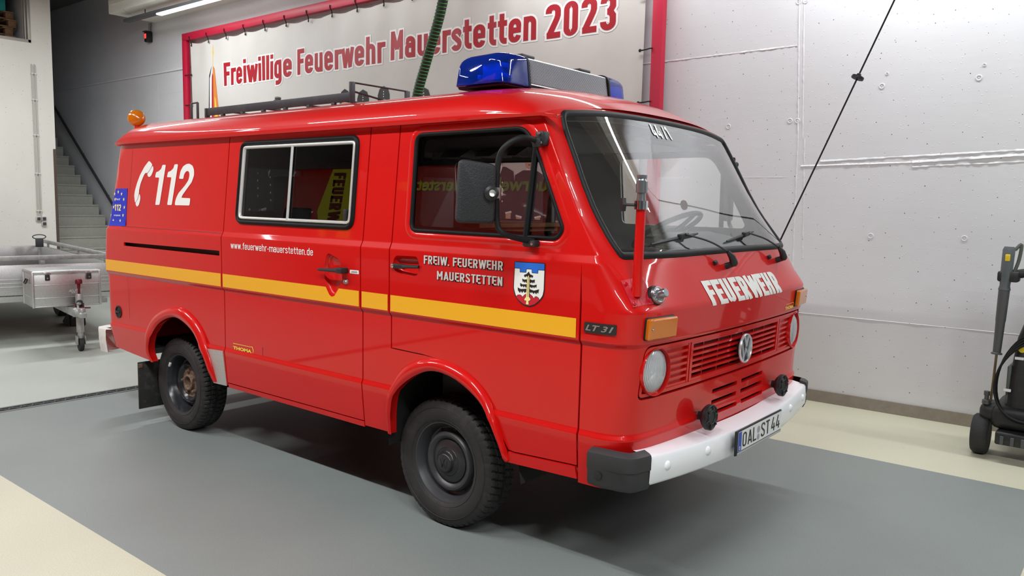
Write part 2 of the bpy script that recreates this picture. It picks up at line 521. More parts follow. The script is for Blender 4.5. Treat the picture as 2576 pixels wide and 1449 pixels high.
def circle(cx, cy, r, n=24, ry=None):
    return [(cx + r*math.cos(2*PI*k/n), cy + (ry or r)*math.sin(2*PI*k/n)) for k in range(n)]

def copy_tree(o, parent=None):
    c = o.copy(); C.objects.link(c); c.parent = parent
    for ch in list(o.children): copy_tree(ch, c)
    return c
# ------------------------------------------------------------------ materials
red = M('red_paint', (.58, .0050, .0042), .38, coat=.7, spec=.12)
red_dark = M('red_primer', (.10, .006, .006), .6)
yellow = M('yellow_film', (.84, .40, .008), .42, coat=.3)
white_film = M('white_film', (.82, .82, .80), .4)
silver_film = M('silver_film', (.62, .58, .56), .4)
black_film = M('black_film', (.012, .010, .010), .45)
gold_film = M('gold_film', (.85, .60, .07), .45)
blue_film = M('blue_film', (.004, .018, .50), .4)
azure_film = M('azure_film', (.01, .14, .62), .4)
crest_red = M('crest_red_film', (.55, .01, .03), .4)
straw_film = M('straw_film', (.85, .74, .30), .45)
white_paint = M('white_paint', (.88, .89, .93), .35, coat=.4)
dirty_white = M('dirty_white_paint', (.78, .76, .72), .5, noise=(9, (.45, .42, .38), .56, .75))
seal_black = M('seal_black', (.005, .005, .006), .55, spec=.2)
rubber = M('black_rubber', (.010, .010, .011), .55, spec=.25)
tyre_rubber = M('tyre_rubber', (.020, .019, .019), .68, noise=(14, (.045, .038, .032), .5, .8))
plastic = M('black_plastic', (.013, .013, .015), .5, bump=(220, .15, .002))
dark_metal = M('dark_metal', (.05, .05, .055), .5, metal=.3)
steel = M('steel', (.55, .55, .56), .3, metal=1.)
chrome = M('chrome', (.80, .81, .83), .08, metal=1.)
alu = M('brushed_aluminium', (.62, .62, .61), .38, metal=1., noise=(60, (.52, .52, .52), .4, .7))
galv = M('galvanised_steel', (.50, .51, .50), .48, metal=.75, noise=(16, (.36, .37, .37), .45, .65))
rim_grey = M('rim_grey', (.055, .055, .06), .38, metal=.3, noise=(30, (.09, .075, .06), .58, .8))
rim_black = M('rim_black', (.016, .017, .020), .25, noise=(26, (.10, .08, .06), .6, .85))
rust = M('rust', (.14, .075, .045), .8, noise=(40, (.28, .22, .18), .45, .7))
underbody = M('underbody', (.012, .011, .011), .8)
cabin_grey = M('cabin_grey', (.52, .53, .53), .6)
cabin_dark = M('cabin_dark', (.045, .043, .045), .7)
dash_grey = M('dashboard_grey', (.19, .205, .21), .55)
seat_cloth = M('seat_cloth', (.035, .034, .036), .9)
pane = thin_glass('clear_glass', (.90, .93, .91), 1.5, boost=1.9, veil=.03)
side_pane = thin_glass('maroon_cast_glass', (.60, .52, .52), 1.52, boost=1.4)  # maroon reflection of the red engine put into the glass colour
polished = M('polished_emblem', (.80, .82, .86), .28, metal=.65)
dark_pane = thin_glass('dark_glass', (.30, .31, .32), 1.52, boost=1.3)
amber = M('amber_lens', (.58, .15, .003), .10, coat=.6, bump=(120, .3, .002))
blue_lens = None
wood = M('raw_wood', (.50, .32, .16), .7, noise=(5, (.36, .21, .10), .4, .65))
old_wood = M('old_wood', (.16, .085, .04), .8, noise=(7, (.28, .17, .09), .4, .7))
teal_plastic = M('teal_plastic', (.02, .38, .36), .5)
signal_red = M('signal_red_steel', (.50, .006, .040), .45)
banner_cloth = M('banner_cloth', (.60, .575, .54), .55, noise=(.8, (.66, .645, .62), .35, .65))
print_red = M('banner_red_print', (.40, .005, .016), .5)
print_white = M('banner_white_print', (.86, .85, .84), .5)
print_navy = M('uniform_print', (.035, .030, .042), .6)
print_skin = M('skin_print', (.62, .36, .26), .6)
print_face_dark = M('hair_print', (.06, .04, .03), .6)
print_orange = M('orange_print', (.70, .22, .04), .6)
hose_black = M('hose_black', (.010, .012, .010), .45)
hose_green = M('hose_green', (.05, .34, .07), .4)
lamp_white = M('lamp_diffuser', (.9, .9, .9), .5, emit=(1, .98, .95, 4))
glow_red = M('red_signal_glow', (.6, .01, .01), .4, emit=(1, .03, .02, 2.5))
machine_black = M('machine_black', (.016, .017, .018), .5, noise=(30, (.03, .032, .03), .5, .8))
machine_grey = M('machine_grey', (.085, .09, .095), .45)
olive_grey = M('olive_grey', (.10, .115, .095), .5)
signal_yellow = M('yellow_plastic', (.85, .62, .02), .45)
label_white = M('label_white', (.8, .8, .8), .5)
anod_red = M('red_anodised', (.16, .01, .02), .4, metal=.4)

def concrete(name, col, pores=True, rough=.55, strength=.24):
    if name in MATS: return MATS[name]
    m = M(name, col, rough)
    nt = m.node_tree; b = nt.nodes['Principled BSDF']; tc = [n for n in nt.nodes if n.type == 'TEX_COORD'][0]
    n1 = nt.nodes.new('ShaderNodeTexNoise'); n1.inputs['Scale'].default_value = 1.3; n1.inputs['Detail'].default_value = 5
    mp = nt.nodes.new('ShaderNodeMapRange'); mp.inputs['From Min'].default_value = .3; mp.inputs['From Max'].default_value = .7
    mx = nt.nodes.new('ShaderNodeMix'); mx.data_type = 'RGBA'
    mx.inputs['A'].default_value = (*[c*.93 for c in col], 1); mx.inputs['B'].default_value = (*col, 1)
    nt.links.new(tc.outputs['Object'], n1.inputs['Vector']); nt.links.new(n1.outputs['Fac'], mp.inputs['Value'])
    nt.links.new(mp.outputs['Result'], mx.inputs['Factor'])
    last = mx.outputs['Result']
    # fine trowel relief + round bubbles
    n2 = nt.nodes.new('ShaderNodeTexNoise'); n2.inputs['Scale'].default_value = 9; n2.inputs['Detail'].default_value = 9; n2.inputs['Roughness'].default_value = .6
    sc = nt.nodes.new('ShaderNodeMapping'); sc.inputs['Scale'].default_value = (.35, .35, 2.2)
    nt.links.new(tc.outputs['Object'], sc.inputs['Vector']); nt.links.new(sc.outputs['Vector'], n2.inputs['Vector'])
    sx = nt.nodes.new('ShaderNodeSeparateXYZ'); nt.links.new(tc.outputs['Object'], sx.inputs[0])
    ax_ = nt.nodes.new('ShaderNodeMath'); ax_.operation = 'ADD'; nt.links.new(sx.outputs['X'], ax_.inputs[0]); nt.links.new(sx.outputs['Y'], ax_.inputs[1])
    cb = nt.nodes.new('ShaderNodeCombineXYZ'); nt.links.new(ax_.outputs[0], cb.inputs['X']); nt.links.new(sx.outputs['Z'], cb.inputs['Y'])
    vb = nt.nodes.new('ShaderNodeTexVoronoi'); vb.voronoi_dimensions = '2D'; vb.inputs['Scale'].default_value = 11
    nt.links.new(cb.outputs[0], vb.inputs['Vector'])
    mb = nt.nodes.new('ShaderNodeMapRange'); mb.inputs['From Min'].default_value = .035; mb.inputs['From Max'].default_value = .060
    mb.inputs['To Min'].default_value = 1; mb.inputs['To Max'].default_value = 0
    nt.links.new(vb.outputs['Distance'], mb.inputs['Value'])
    ad = nt.nodes.new('ShaderNodeMath'); ad.operation = 'MULTIPLY_ADD'; ad.inputs[1].default_value = .25
    nt.links.new(n2.outputs['Fac'], ad.inputs[0]); nt.links.new(mb.outputs['Result'], ad.inputs[2])
    bp = nt.nodes.new('ShaderNodeBump'); bp.inputs['Strength'].default_value = strength; bp.inputs['Distance'].default_value = .012
    nt.links.new(ad.outputs['Value'], bp.inputs['Height']); nt.links.new(bp.outputs['Normal'], b.inputs['Normal'])
    if pores:
        v = nt.nodes.new('ShaderNodeTexVoronoi'); v.voronoi_dimensions = '2D'; v.inputs['Scale'].default_value = 8
        mv = nt.nodes.new('ShaderNodeVectorMath'); mv.operation = 'ADD'; mv.inputs[1].default_value = (3.3, 1.7, 2.9)
        nt.links.new(cb.outputs[0], mv.inputs[0]); nt.links.new(mv.outputs[0], v.inputs['Vector'])
        lt = nt.nodes.new('ShaderNodeMath'); lt.operation = 'LESS_THAN'; lt.inputs[1].default_value = .034
        sc_ = nt.nodes.new('ShaderNodeSeparateColor'); nt.links.new(v.outputs['Color'], sc_.inputs[0])
        gr_ = nt.nodes.new('ShaderNodeMath'); gr_.operation = 'DIVIDE'; nt.links.new(v.outputs['Distance'], gr_.inputs[0]); nt.links.new(sc_.outputs[0], gr_.inputs[1])
        nt.links.new(gr_.outputs[0], lt.inputs[0])
        m2 = nt.nodes.new('ShaderNodeMix'); m2.data_type = 'RGBA'; m2.inputs['B'].default_value = (.12, .11, .11, 1)
        nt.links.new(lt.outputs[0], m2.inputs['Factor']); nt.links.new(last, m2.inputs['A'])
        last = m2.outputs['Result']
    nt.links.new(last, b.inputs['Base Color'])
    return m

def floor_mat(name, col, dirt, scratch=True):
    m = M(name, col, .5)
    nt = m.node_tree; b = nt.nodes['Principled BSDF']; tc = [n for n in nt.nodes if n.type == 'TEX_COORD'][0]
    n1 = nt.nodes.new('ShaderNodeTexNoise'); n1.inputs['Scale'].default_value = .9; n1.inputs['Detail'].default_value = 9
    mp = nt.nodes.new('ShaderNodeMapRange'); mp.inputs['From Min'].default_value = .35; mp.inputs['From Max'].default_value = .7
    mx = nt.nodes.new('ShaderNodeMix'); mx.data_type = 'RGBA'; mx.inputs['A'].default_value = (*col, 1); mx.inputs['B'].default_value = (*dirt, 1)
    nt.links.new(tc.outputs['Object'], n1.inputs['Vector']); nt.links.new(n1.outputs['Fac'], mp.inputs['Value']); nt.links.new(mp.outputs['Result'], mx.inputs['Factor'])
    n2 = nt.nodes.new('ShaderNodeTexNoise'); n2.inputs['Scale'].default_value = 160; n2.inputs['Detail'].default_value = 3
    m3 = nt.nodes.new('ShaderNodeMapRange'); m3.inputs['From Min'].default_value = .3; m3.inputs['From Max'].default_value = .7
    m3.inputs['To Min'].default_value = .90; m3.inputs['To Max'].default_value = 1.08
    nt.links.new(tc.outputs['Object'], n2.inputs['Vector']); nt.links.new(n2.outputs['Fac'], m3.inputs['Value'])
    vm = nt.nodes.new('ShaderNodeVectorMath'); vm.operation = 'SCALE'
    nt.links.new(mx.outputs['Result'], vm.inputs[0]); nt.links.new(m3.outputs['Result'], vm.inputs['Scale'])
    last = vm.outputs[0]
    # sparse dark specks and pale scuffs
    n4 = nt.nodes.new('ShaderNodeTexNoise'); n4.inputs['Scale'].default_value = 5; n4.inputs['Detail'].default_value = 12; n4.inputs['Roughness'].default_value = .75
    mv = nt.nodes.new('ShaderNodeMapping'); mv.inputs['Scale'].default_value = (.35, 1.6, 1); mv.inputs['Rotation'].default_value = (0, 0, .5)
    nt.links.new(tc.outputs['Object'], mv.inputs['Vector']); nt.links.new(mv.outputs['Vector'], n4.inputs['Vector'])
    m5 = nt.nodes.new('ShaderNodeMapRange'); m5.inputs['From Min'].default_value = .72; m5.inputs['From Max'].default_value = .76; m5.inputs['To Max'].default_value = .5
    nt.links.new(n4.outputs['Fac'], m5.inputs['Value'])
    m6 = nt.nodes.new('ShaderNodeMix'); m6.data_type = 'RGBA'; m6.inputs['B'].default_value = (.10, .10, .095, 1)
    nt.links.new(m5.outputs['Result'], m6.inputs['Factor']); nt.links.new(last, m6.inputs['A'])
    nt.links.new(m6.outputs['Result'], b.inputs['Base Color'])
    bp = nt.nodes.new('ShaderNodeBump'); bp.inputs['Strength'].default_value = .12; bp.inputs['Distance'].default_value = .003
    nt.links.new(n2.outputs['Fac'], bp.inputs['Height']); nt.links.new(bp.outputs['Normal'], b.inputs['Normal'])
    return m

wall_paint = concrete('wall_paint', (.725, .735, .765))
wall_paint_warm = concrete('wall_paint_warm', (.84, .83, .76), strength=.12)
ceiling_paint = concrete('ceiling_paint', (.13, .13, .13), pores=False, strength=.1)
plinth_paint = M('plinth_paint', (.30, .27, .225), .6, noise=(12, (.24, .215, .17), .4, .7))
step_stone = M('step_stone', (.42, .42, .37), .6, noise=(20, (.36, .36, .32), .4, .7))
floor_grey = floor_mat('floor_grey', (.225, .25, .238), (.20, .222, .212))
floor_pale = floor_mat('floor_pale', (.465, .49, .44), (.41, .44, .395))
floor_cream = floor_mat('floor_cream', (.58, .565, .43), (.52, .505, .385))

# ------------------------------------------------------------------ hall
WY = 3.10            # face of the back wall
xs = [-18, -4.17, 2.17, 9.5]; ys = [-11, -2.06, 1.745, 3.4]
bm = B()
def quad(bm, pts, mi):
    f = bm.faces.new([bm.verts.new(p) for p in pts]); f.material_index = mi
for i in range(3):
    for j in range(3):
        mi = 1 if i == 0 else (0 if (i == 1 and j == 1) else 2)
        x0, x1, y0, y1 = xs[i], xs[i+1], ys[j], ys[j+1]
        quad(bm, ((x0,y0,0),(x1,y0,0),(x1,y1,0),(x0,y1,0)), mi)
bmesh.ops.remove_doubles(bm, verts=bm.verts[:], dist=1e-5)
struct('floor', bm, [floor_grey, floor_pale, floor_cream])

bm = B(); box(bm, (-18, WY, -.02), (9.5, WY+.2, 5.2))
def ridge(bm, p0, p1, w, h, rough=.3, n=60):
    """an uneven bead of filler along a shuttering joint on the back wall"""
    p0 = Vector(p0); p1 = Vector(p1); d = (p1-p0).normalized(); s = Vector((0, -1, 0)).cross(d)
    prev = None
    for k in range(n+1):
        c = p0.lerp(p1, k/n)
        a = w*(1+rough*random.uniform(-1, 1))*.5; b = w*(1+rough*random.uniform(-1, 1))*.5; t = .55*h*(1+rough*2.2*random.uniform(-1, 1))
        ring = [bm.verts.new(c + s*x + Vector((0, -y, 0))) for x, y in ((-a, -.002), (-a*.4, t), (b*.3, t*.6), (b, -.002))]
        if prev:
            for q in range(3): bm.faces.new((prev[q], prev[q+1], ring[q+1], ring[q]))
        prev = ring
for p0, p1, w, h in (((-1.2, WY, 2.955), (.055, WY, 2.968), .022, .007), ((-9, WY, 2.955), (-1.2, WY, 2.955), .02, .006),
                     ((.045, WY, 3.5), (.105, WY, 2.2), .012, .008), ((.085, WY, 3.5), (.145, WY, 2.2), .012, .006),
                     ((.105, WY, 2.2), (.12, WY, 1.10), .02, .006), ((.16, WY, 2.2), (.20, WY, 1.2), .018, .005),
                     ((.14, WY, 1.973), (1.0, WY, 1.99), .018, .010), ((1.0, WY, 1.99), (2.6, WY, 2.075), .030, .013),
                     ((.30, WY, 2.01), (1.9, WY, 2.07), .022, .008), ((1.0, WY, 1.955), (2.2, WY, 2.00), .02, .007),
                     ((-2.5, WY, .738), (5, WY, .738), .007, .005), ((-.55, WY, 1.885), (.03, WY, 1.882), .006, .003),
                     ((-9.5, WY, 3.30), (-10.6, WY, 3.30), .008, .003), ((-10.6, WY, 1), (-10.6, WY, 3.6), .012, .003), ((-11.5, WY, 1), (-11.5, WY, 3.2), .01, .003)):
    ridge(bm, p0, p1, w, h)
for (x, z) in ((.741, 2.585), (1.407, 2.594), (.731, 1.41), (1.394, 1.418), (.028, 2.352), (.091, 2.349), (.048, 3.322), (.102, 3.322), (1.436, 2.684), (.773, 2.678), (-.52, 2.33)):
    R0 = .021 if (x, z) not in ((1.436, 2.684), (.773, 2.678)) else .011
    lathe(bm, [(R0*1.15, -.002), (R0, .004), (R0*.72, .004), (R0*.6, .0005), (R0*.35, .0005), (R0*.2, .003), (0, .003)], (x, WY, z), (0, -1, 0), 16, cap=False)
struct('wall_back', bm, wall_paint, 50)

bm = B(); box(bm, (-9.5, WY-.014, 0), (9.5, WY+.02, .098)); struct('baseboard_back', bm, plinth_paint)

# wall on the left with an opening high up
WX = -11.40
bm = B()
y0, y1, oz0, oz1 = -11, 1.785, 3.97, 4.75
oy0, oy1 = -2.2, 1.487
box(bm, (WX-.3, y0, -.02), (WX, y1, oz0)); box(bm, (WX-.3, y0, oz1), (WX, y1, 5.2))
box(bm, (WX-.3, y0, oz0), (WX, oy0, oz1)); box(bm, (WX-.3, oy1, oz0), (WX, y1, oz1))
struct('wall_left', bm, wall_paint_warm)
bm = B(); box(bm, (-18, 1.485, -.02), (WX-.3, 1.785, 5.2)); struct('wall_stairwell', bm, wall_paint)
bm = B(); box(bm, (-18.2, -11, -.02), (-18, 3.3, 5.2)); struct('wall_far', bm, wall_paint)
bm = B(); box(bm, (-18, -11, 5.2), (9.5, 3.3, 5.4)); struct('ceiling', bm, ceiling_paint)
bm = B(); box(bm, (-10.66, 2.36, 4.48), (9.5, WY, 5.2)); box(bm, (-10.60, 2.33, 4.60), (9.5, 2.36, 4.66)); struct('trim_1', bm, wall_paint_warm)
# opening: metal frame
bm = B()
box(bm, (WX-.02, oy0, oz0), (WX+.012, oy1, oz0+.045), .004); box(bm, (WX-.02, oy1-.045, oz0), (WX+.012, oy1, oz1), .004)
box(bm, (WX-.06, oy1-.075, oz0+.045), (WX-.02, oy1-.055, oz1), .003)
struct('window_1', bm, M('frame_grey', (.46, .44, .40), .45, metal=.4))
bm = B(); box(bm, (WX-1.6, oy0, oz0-.05), (WX-.3, oy1, oz0)); struct('trim_2', bm, wall_paint)

# stored goods behind the opening
def pallet(loc, label):
    t = thing('wooden_pallet', label, 'pallet', loc, 0, 'pallets behind the high opening')
    for k in range(5):
        b = B(); box(b, (-.4, -.6+k*.255, .10), (.4, -.6+k*.255+.15, .122), .002); obj('deck_board', b, old_wood, t, local=True)
    for x in (-.38, -.05, .28):
        b = B(); box(b, (x, -.6, 0), (x+.1, .57, .02), .002); obj('runner', b, old_wood, t, local=True)
        for y in (-.6, -.06, .46):
            b = B(); box(b, (x, y, .02), (x+.1, y+.11, .10), .002); obj('block', b, old_wood, t, local=True)
    return t
pallet((WX-.75, .83, oz0+.001), 'bottom wooden pallet of the stack behind the high opening')
pallet((WX-.75, .80, oz0+.124), 'second wooden pallet from the bottom behind the high opening')
pallet((WX-.72, .84, oz0+.247), 'third wooden pallet from the bottom behind the high opening')
pallet((WX-.76, .82, oz0+.370), 'topmost wooden pallet of the stack behind the high opening')
t = thing('plastic_crate', 'teal plastic crate on top of the pallets behind the high opening', 'crate', (WX-.72, .80, oz0+.493))
b = B(); box(b, (-.3, -.55, 0), (.3, .50, .24), .012); obj('body', b, teal_plastic, t, local=True)
b = B(); box(b, (-.32, -.57, .24), (.32, .52, .275), .008); obj('rim', b, teal_plastic, t, local=True)

# stairs behind the wall end
t = thing('staircase', 'pale concrete stairs climbing behind the end of the left wall', 'stairs', (-11.01, 2.4, 0))
for k in range(1, 17):
    x = -11.011 - .242*(k-1); b = B()
    z0 = .182*(k-1)-.02 if k > 1 else 0
    box(b, (x-.30, 1.80, z0), (x, 3.0, .182*k-.03), 0); box(b, (x-.30, 1.80, .182*k-.03), (x+.012, 3.0, .182*k), .004)
    obj('step', b, step_stone, t)
t = thing('handrail', 'dark round handrail sloping down the wall above the stairs', 'handrail', (-12.4, 3.04, 1.6))
a, c = Vector((-15.6, 3.03, 4.17)), Vector((-11.5, 3.03, .90))
b = B(); tube(b, [a, c], .024, 12); obj('rail', b, dark_metal, t)
for q in (.27, .52, .76):
    p = a.lerp(c, q); b = B(); tube(b, [p, p+Vector((0, .01, -.05)), p+Vector((0, .07, -.06))], .008, 8); obj('bracket', b, dark_metal, t)
bm = B(); box(bm, (-17.9, WY-.02, 3.645), (-9.56, WY+.01, 3.672), .003); struct('trim_3', bm, wall_paint)

# conduits, switches, corner guard
def conduit(y, label):
    t = thing('conduit_pipe', label, 'conduit', (WX, y, 1.27), 0, 'conduits on the left wall')
    b = B(); tube(b, [(WX+.018, y, 1.26), (WX+.018, y, 3.61), (WX+.012, y, 3.63), (WX-.01, y, 3.64)], .0125, 10); obj('pipe', b, M('conduit_grey', (.52, .51, .46), .5), t)
    for z in (1.36, 1.95, 2.55, 3.10, 3.5):
        b = B(); box(b, (WX-.002, y-.019, z-.012), (WX+.036, y+.019, z+.012), .004); obj('clip', b, M('clip_white', (.7, .7, .66), .5), t)
conduit(1.478, 'left one of the two grey conduit pipes on the pale wall')
conduit(1.522, 'right one of the two grey conduit pipes on the pale wall')
def switch(y, z, label):
    t = thing('switch_box', label, 'switch', (WX, y, z), 0, 'switch boxes under the conduits')
    b = B(); box(b, (WX-.002, y-.035, z-.035), (WX+.04, y+.035, z+.035), .006); obj('housing', b, M('switch_grey', (.62, .62, .60), .5), t)
    b = B(); box(b, (WX+.038, y-.026, z-.024), (WX+.048, y+.024, z+.022), .004); obj('flap', b, M('switch_dark', (.05, .05, .05), .5), t)
switch(1.480, 1.236, 'grey switch box on the left under the two conduits')
switch(1.560, 1.238, 'grey switch box upper right of the three under the conduits')
switch(1.560, 1.158, 'grey switch box lowest of the three under the conduits')
b = B(); box(b, (WX-.06, 1.745, 0), (WX+.003, 1.789, 2.35)); 
for k in range(78):
    for yy in (0, 1):
        z = .02 + k*.03 + yy*.015
        m4 = Matrix.Translation((WX+.004, 1.757+.021*yy, z)) @ Matrix.Rotation(.8 if yy else -.8, 4, 'X')
        box(b, (-.001, -.011, -.003), (.004, .011, .003), 0, mat=m4)
o = obj('corner_guard', b, M('worn_tread_plate', (.15, .115, .09), .45, metal=.5)); tag(o, 'narrow brown tread plate strip guarding the end of the left wall', 'corner guard')

# floor drain
t = thing('floor_drain', 'black slotted drain channel crossing the floor beside the rear wheel', 'drain', (-4.10, -.5, 0))
b = B(); box(b, (-4.175, -7, -.03), (-4.155, 3.0, .004)); box(b, (-4.045, -7, -.03), (-4.025, 3.0, .004)); obj('channel_edge', b, M('drain_edge', (.20, .21, .20), .6), t)
b = B()
for x in (-4.155, -4.105, -4.06): box(b, (x, -7, .0005), (x+.015, 3.0, .003))
for k in range(250):
    y = -7 + k*.04
    m4 = Matrix.Translation((-4.10, y, .0015)) @ Matrix.Rotation(.5 if k % 2 else -.5, 4, 'Z')
    box(b, (-.055, -.006, -.001), (.055, .006, .0014), 0, mat=m4)
obj('grating', b, M('cast_iron', (.035, .036, .038), .6), t)
b = B(); box(b, (-4.155, -7, -.0255), (-4.045, 3.0, .0003)); obj('trough', b, M('drain_dark', (.008, .008, .008), .9), t)

# lamps
def lamp(x, y, z, ln, label, dark_end=0., group='tube lamps of the hall'):
    t = thing('tube_lamp', label, 'lamp', (x, y, z), 0, group)
    b = B(); box(b, (x-ln/2-dark_end, y-.05, z), (x+ln/2, y+.05, z+.05), .008); obj('housing', b, M('lamp_housing', (.09, .095, .10), .5), t)
    b = B(); box(b, (x-ln/2, y-.048, z-.022), (x+ln/2, y+.048, z+.001), .008); obj('diffuser', b, lamp_white, t)
    for q in (x-ln/2-dark_end*.5+.1, x+ln*.3):
        b = B(); tube(b, [(q, y, z+.05), (q, y, z+.14 if y > 0 else 5.19)], .008, 8); obj('hanger', b, dark_metal, t)
    return t
lamp(-8.0, 2.55, LAMP_Z, 2.9, 'lit tube lamp under the pale ledge, left of the banner top', 1.04)
t = thing('warning_lamp', 'small black wall signal with a lit red window below the tube lamp', 'signal lamp', (-10.78, 3.05, 4.2))
b = B(); tube(b, [(-10.77, 3.07, 4.48), (-10.77, 3.07, 4.33)], .018, 10); obj('stem', b, M('stem_grey', (.3, .3, .29), .5), t)
b = B(); box(b, (-10.83, 3.0, 4.17), (-10.73, 3.099, 4.34), .012); obj('housing', b, plastic, t)
b = B(); box(b, (-10.805, 2.993, 4.225), (-10.755, 3.004, 4.30), .004); obj('red_window', b, glow_red, t)
b = B(); box(b, (-10.84, 2.98, 4.33), (-10.72, 3.08, 4.345), .004); obj('hood', b, plastic, t)
# ------------------------------------------------------------------ the van: body surfaces
def lerp(z,T):
    if z<=T[0][0]: return T[0][1]
    for (a,p),(b,q) in zip(T,T[1:]):
        if z<=b: return p+(q-p)*(z-a)/(b-a)
    return T[-1][1]
WT=[(.40,.966),(.44,.972),(.664,.993),(.684,.984),(1.040,.984),(1.060,1.0),(1.374,1.0),(1.408,.984),(2.02,.924),(2.2,.9)]
XT=[(.40,.945),(.55,.978),(.664,.996),(.684,.988),(1.04,1.004),(1.06,1.010),(1.185,1.020),(1.2,1.017),(1.40,.943),(1.42,.934),(2.06,.490),(2.2,.40)]
DT=[(.40,.722),(1.39,.728),(1.43,.712),(1.53,.67),(1.697,.59),(1.985,.44),(2.2,.33)]
REF=[(0,-1.0),(.06,-1.0),(.11,-.998),(.155,-.988),(.195,-.966),(.222,-.93),(.238,-.88),(.25,-.8),(.264,-.6),(.275,-.3),(.28,0.)]
# arclength param
_A=[0.]
for (p,q),(r,s) in zip(REF[::-1],REF[::-1][1:]): _A.append(_A[-1]+math.hypot(r-p,s-q))
def _ref(a):
    a=min(abs(a),_A[-1]);P=REF[::-1]
    i=0
    while i<len(_A)-2 and a>_A[i+1]: i+=1
    t=(a-_A[i])/(_A[i+1]-_A[i])
    def pt(j):
        if j<0: return (P[-j][0],-P[-j][1])
        if j>=len(P): return (2*P[-1][0]-P[-2][0],2*P[-1][1]-P[-2][1])
        return P[j]
    h=_A[i+1]-_A[i]
    def tan(j):
        l=(_A[j]-_A[j-1]) if j>0 else _A[1]; r=(_A[j+1]-_A[j]) if j<len(_A)-1 else _A[-1]-_A[-2]
        p,q=pt(j-1),pt(j+1)
        return ((q[0]-p[0])/(l+r),(q[1]-p[1])/(l+r))
    p,q=P[i],P[i+1];m,n=tan(i),tan(i+1)
    a0=2*t**3-3*t*t+1;b0=t**3-2*t*t+t;c0=-2*t**3+3*t*t;d0=t**3-t*t
    return tuple(a0*p[k]+b0*h*m[k]+c0*q[k]+d0*h*n[k] for k in (0,1))
AMAX=_A[-1]
ET=[(1.185,0),(1.26,.045),(1.40,.095),(1.58,.12),(1.70,.105),(1.82,.075),(2.02,.03),(2.2,.02)]
def nose(a,z):
    """front body shell; a = developed width (negative on the near side), z = height"""
    x,y=_ref(a)
    d=lerp(z,DT);k=(lerp(z,XT)-d)/.28
    y=-y if a>0 else y
    w=lerp(z,WT)
    s=max(0,(abs(y)-.5)/.4)
    return (d+k*x-.035*max(0,1-k)*y*y-lerp(z,ET)*s*s*(x/.28)**2, y*w, z)

RT = [(.44, -3.46), (.66, -3.535), (1.15, -3.555), (1.365, -3.53), (1.41, -3.50), (2.0, -3.41), (2.2, -3.38)]
def side(sg):
    """body side; u runs along the van, wraps round the rear corner past the corner start. sg -1 near, +1 far"""
    def f(u, z):
        w = lerp(z, WT); xr = lerp(z, RT); c = .07
        if u >= xr + c: return (u, sg*w, z)
        th = (xr + c - u)/c
        if th < PI/2: return (xr + c - c*math.sin(th), sg*(w - c*(1-math.cos(th))), z)
        return (xr, sg*(w - c - (th-PI/2)*c), z)
    return f
near = side(-1); far = side(1)
def uend(z): return lerp(z, RT) + .07 - .07*PI/2 + .003

van = thing('fire_van', 'red fire brigade van with yellow side stripe, blue light bar and white front bumper', 'van', (-1.25, 0, 0))
def part(name, bm, mat, smooth=35, parent=None): return obj(name, bm, mat, parent or van, smooth)

VS = [.664, .684, 1.040, 1.060, 1.374, 1.408, .55, .80, .92, 1.22, 1.55, 1.70, 1.85] + [c+d for c in (.664, .684, 1.040, 1.060, 1.374, 1.408) for d in (-.005, .005)]
G = .004
# window outlines (x, z)
SW = [(-1.808, 1.458), (-.712, 1.456), (-.716, 1.950), (-1.804, 1.952)]                  # sliding door window, outer seal
CW = [(-.302, 1.464), (.588, 1.458), (.622, 1.506), (.432, 1.872), (.366, 1.946), (-.312, 1.942)]  # cab window, outer seal
SWR, CWR = [.07, .07, .06, .06], [.05, .03, .05, .05, .05, .055]
ARF_O = [(-.452, .437), (-.440, .58), (-.408, .69), (-.318, .80), (-.169, .858), (-.027, .862), (.110, .822), (.203, .757), (.268, .669), (.322, .545), (.352, .470)]
ARF_I = [(-.421, .431), (-.405, .56), (-.368, .662), (-.257, .753), (-.125, .807), (.016, .796), (.151, .736), (.243, .653), (.303, .536), (.330, .470), (.336, .455)]
ARR_O = [(-2.905, .462), (-2.935, .56), (-2.888, .735), (-2.738, .832), (-2.565, .879), (-2.401, .876), (-2.247, .799), (-2.137, .668), (-2.085, .545), (-2.055, .446)]
ARR_I = [(-2.858, .461), (-2.889, .547), (-2.826, .667), (-2.721, .756), (-2.569, .811), (-2.445, .808), (-2.288, .741), (-2.177, .620), (-2.125, .53), (-2.089, .446)]
def cat2(p, n=5): return [(v.x, v.y) for v in catmull([(a, b, 0) for a, b in p], n)]
aro, ari, rro, rri = cat2(ARF_O), cat2(ARF_I), cat2(ARR_O), cat2(ARR_I)
def mid(a, b, t=.5): return [(p[0]*(1-t)+q[0]*t, p[1]*(1-t)+q[1]*t) for p, q in zip(a, b)]
aro_m, rro_m = mid(aro, ari, .35), mid(rro, rri, .35)

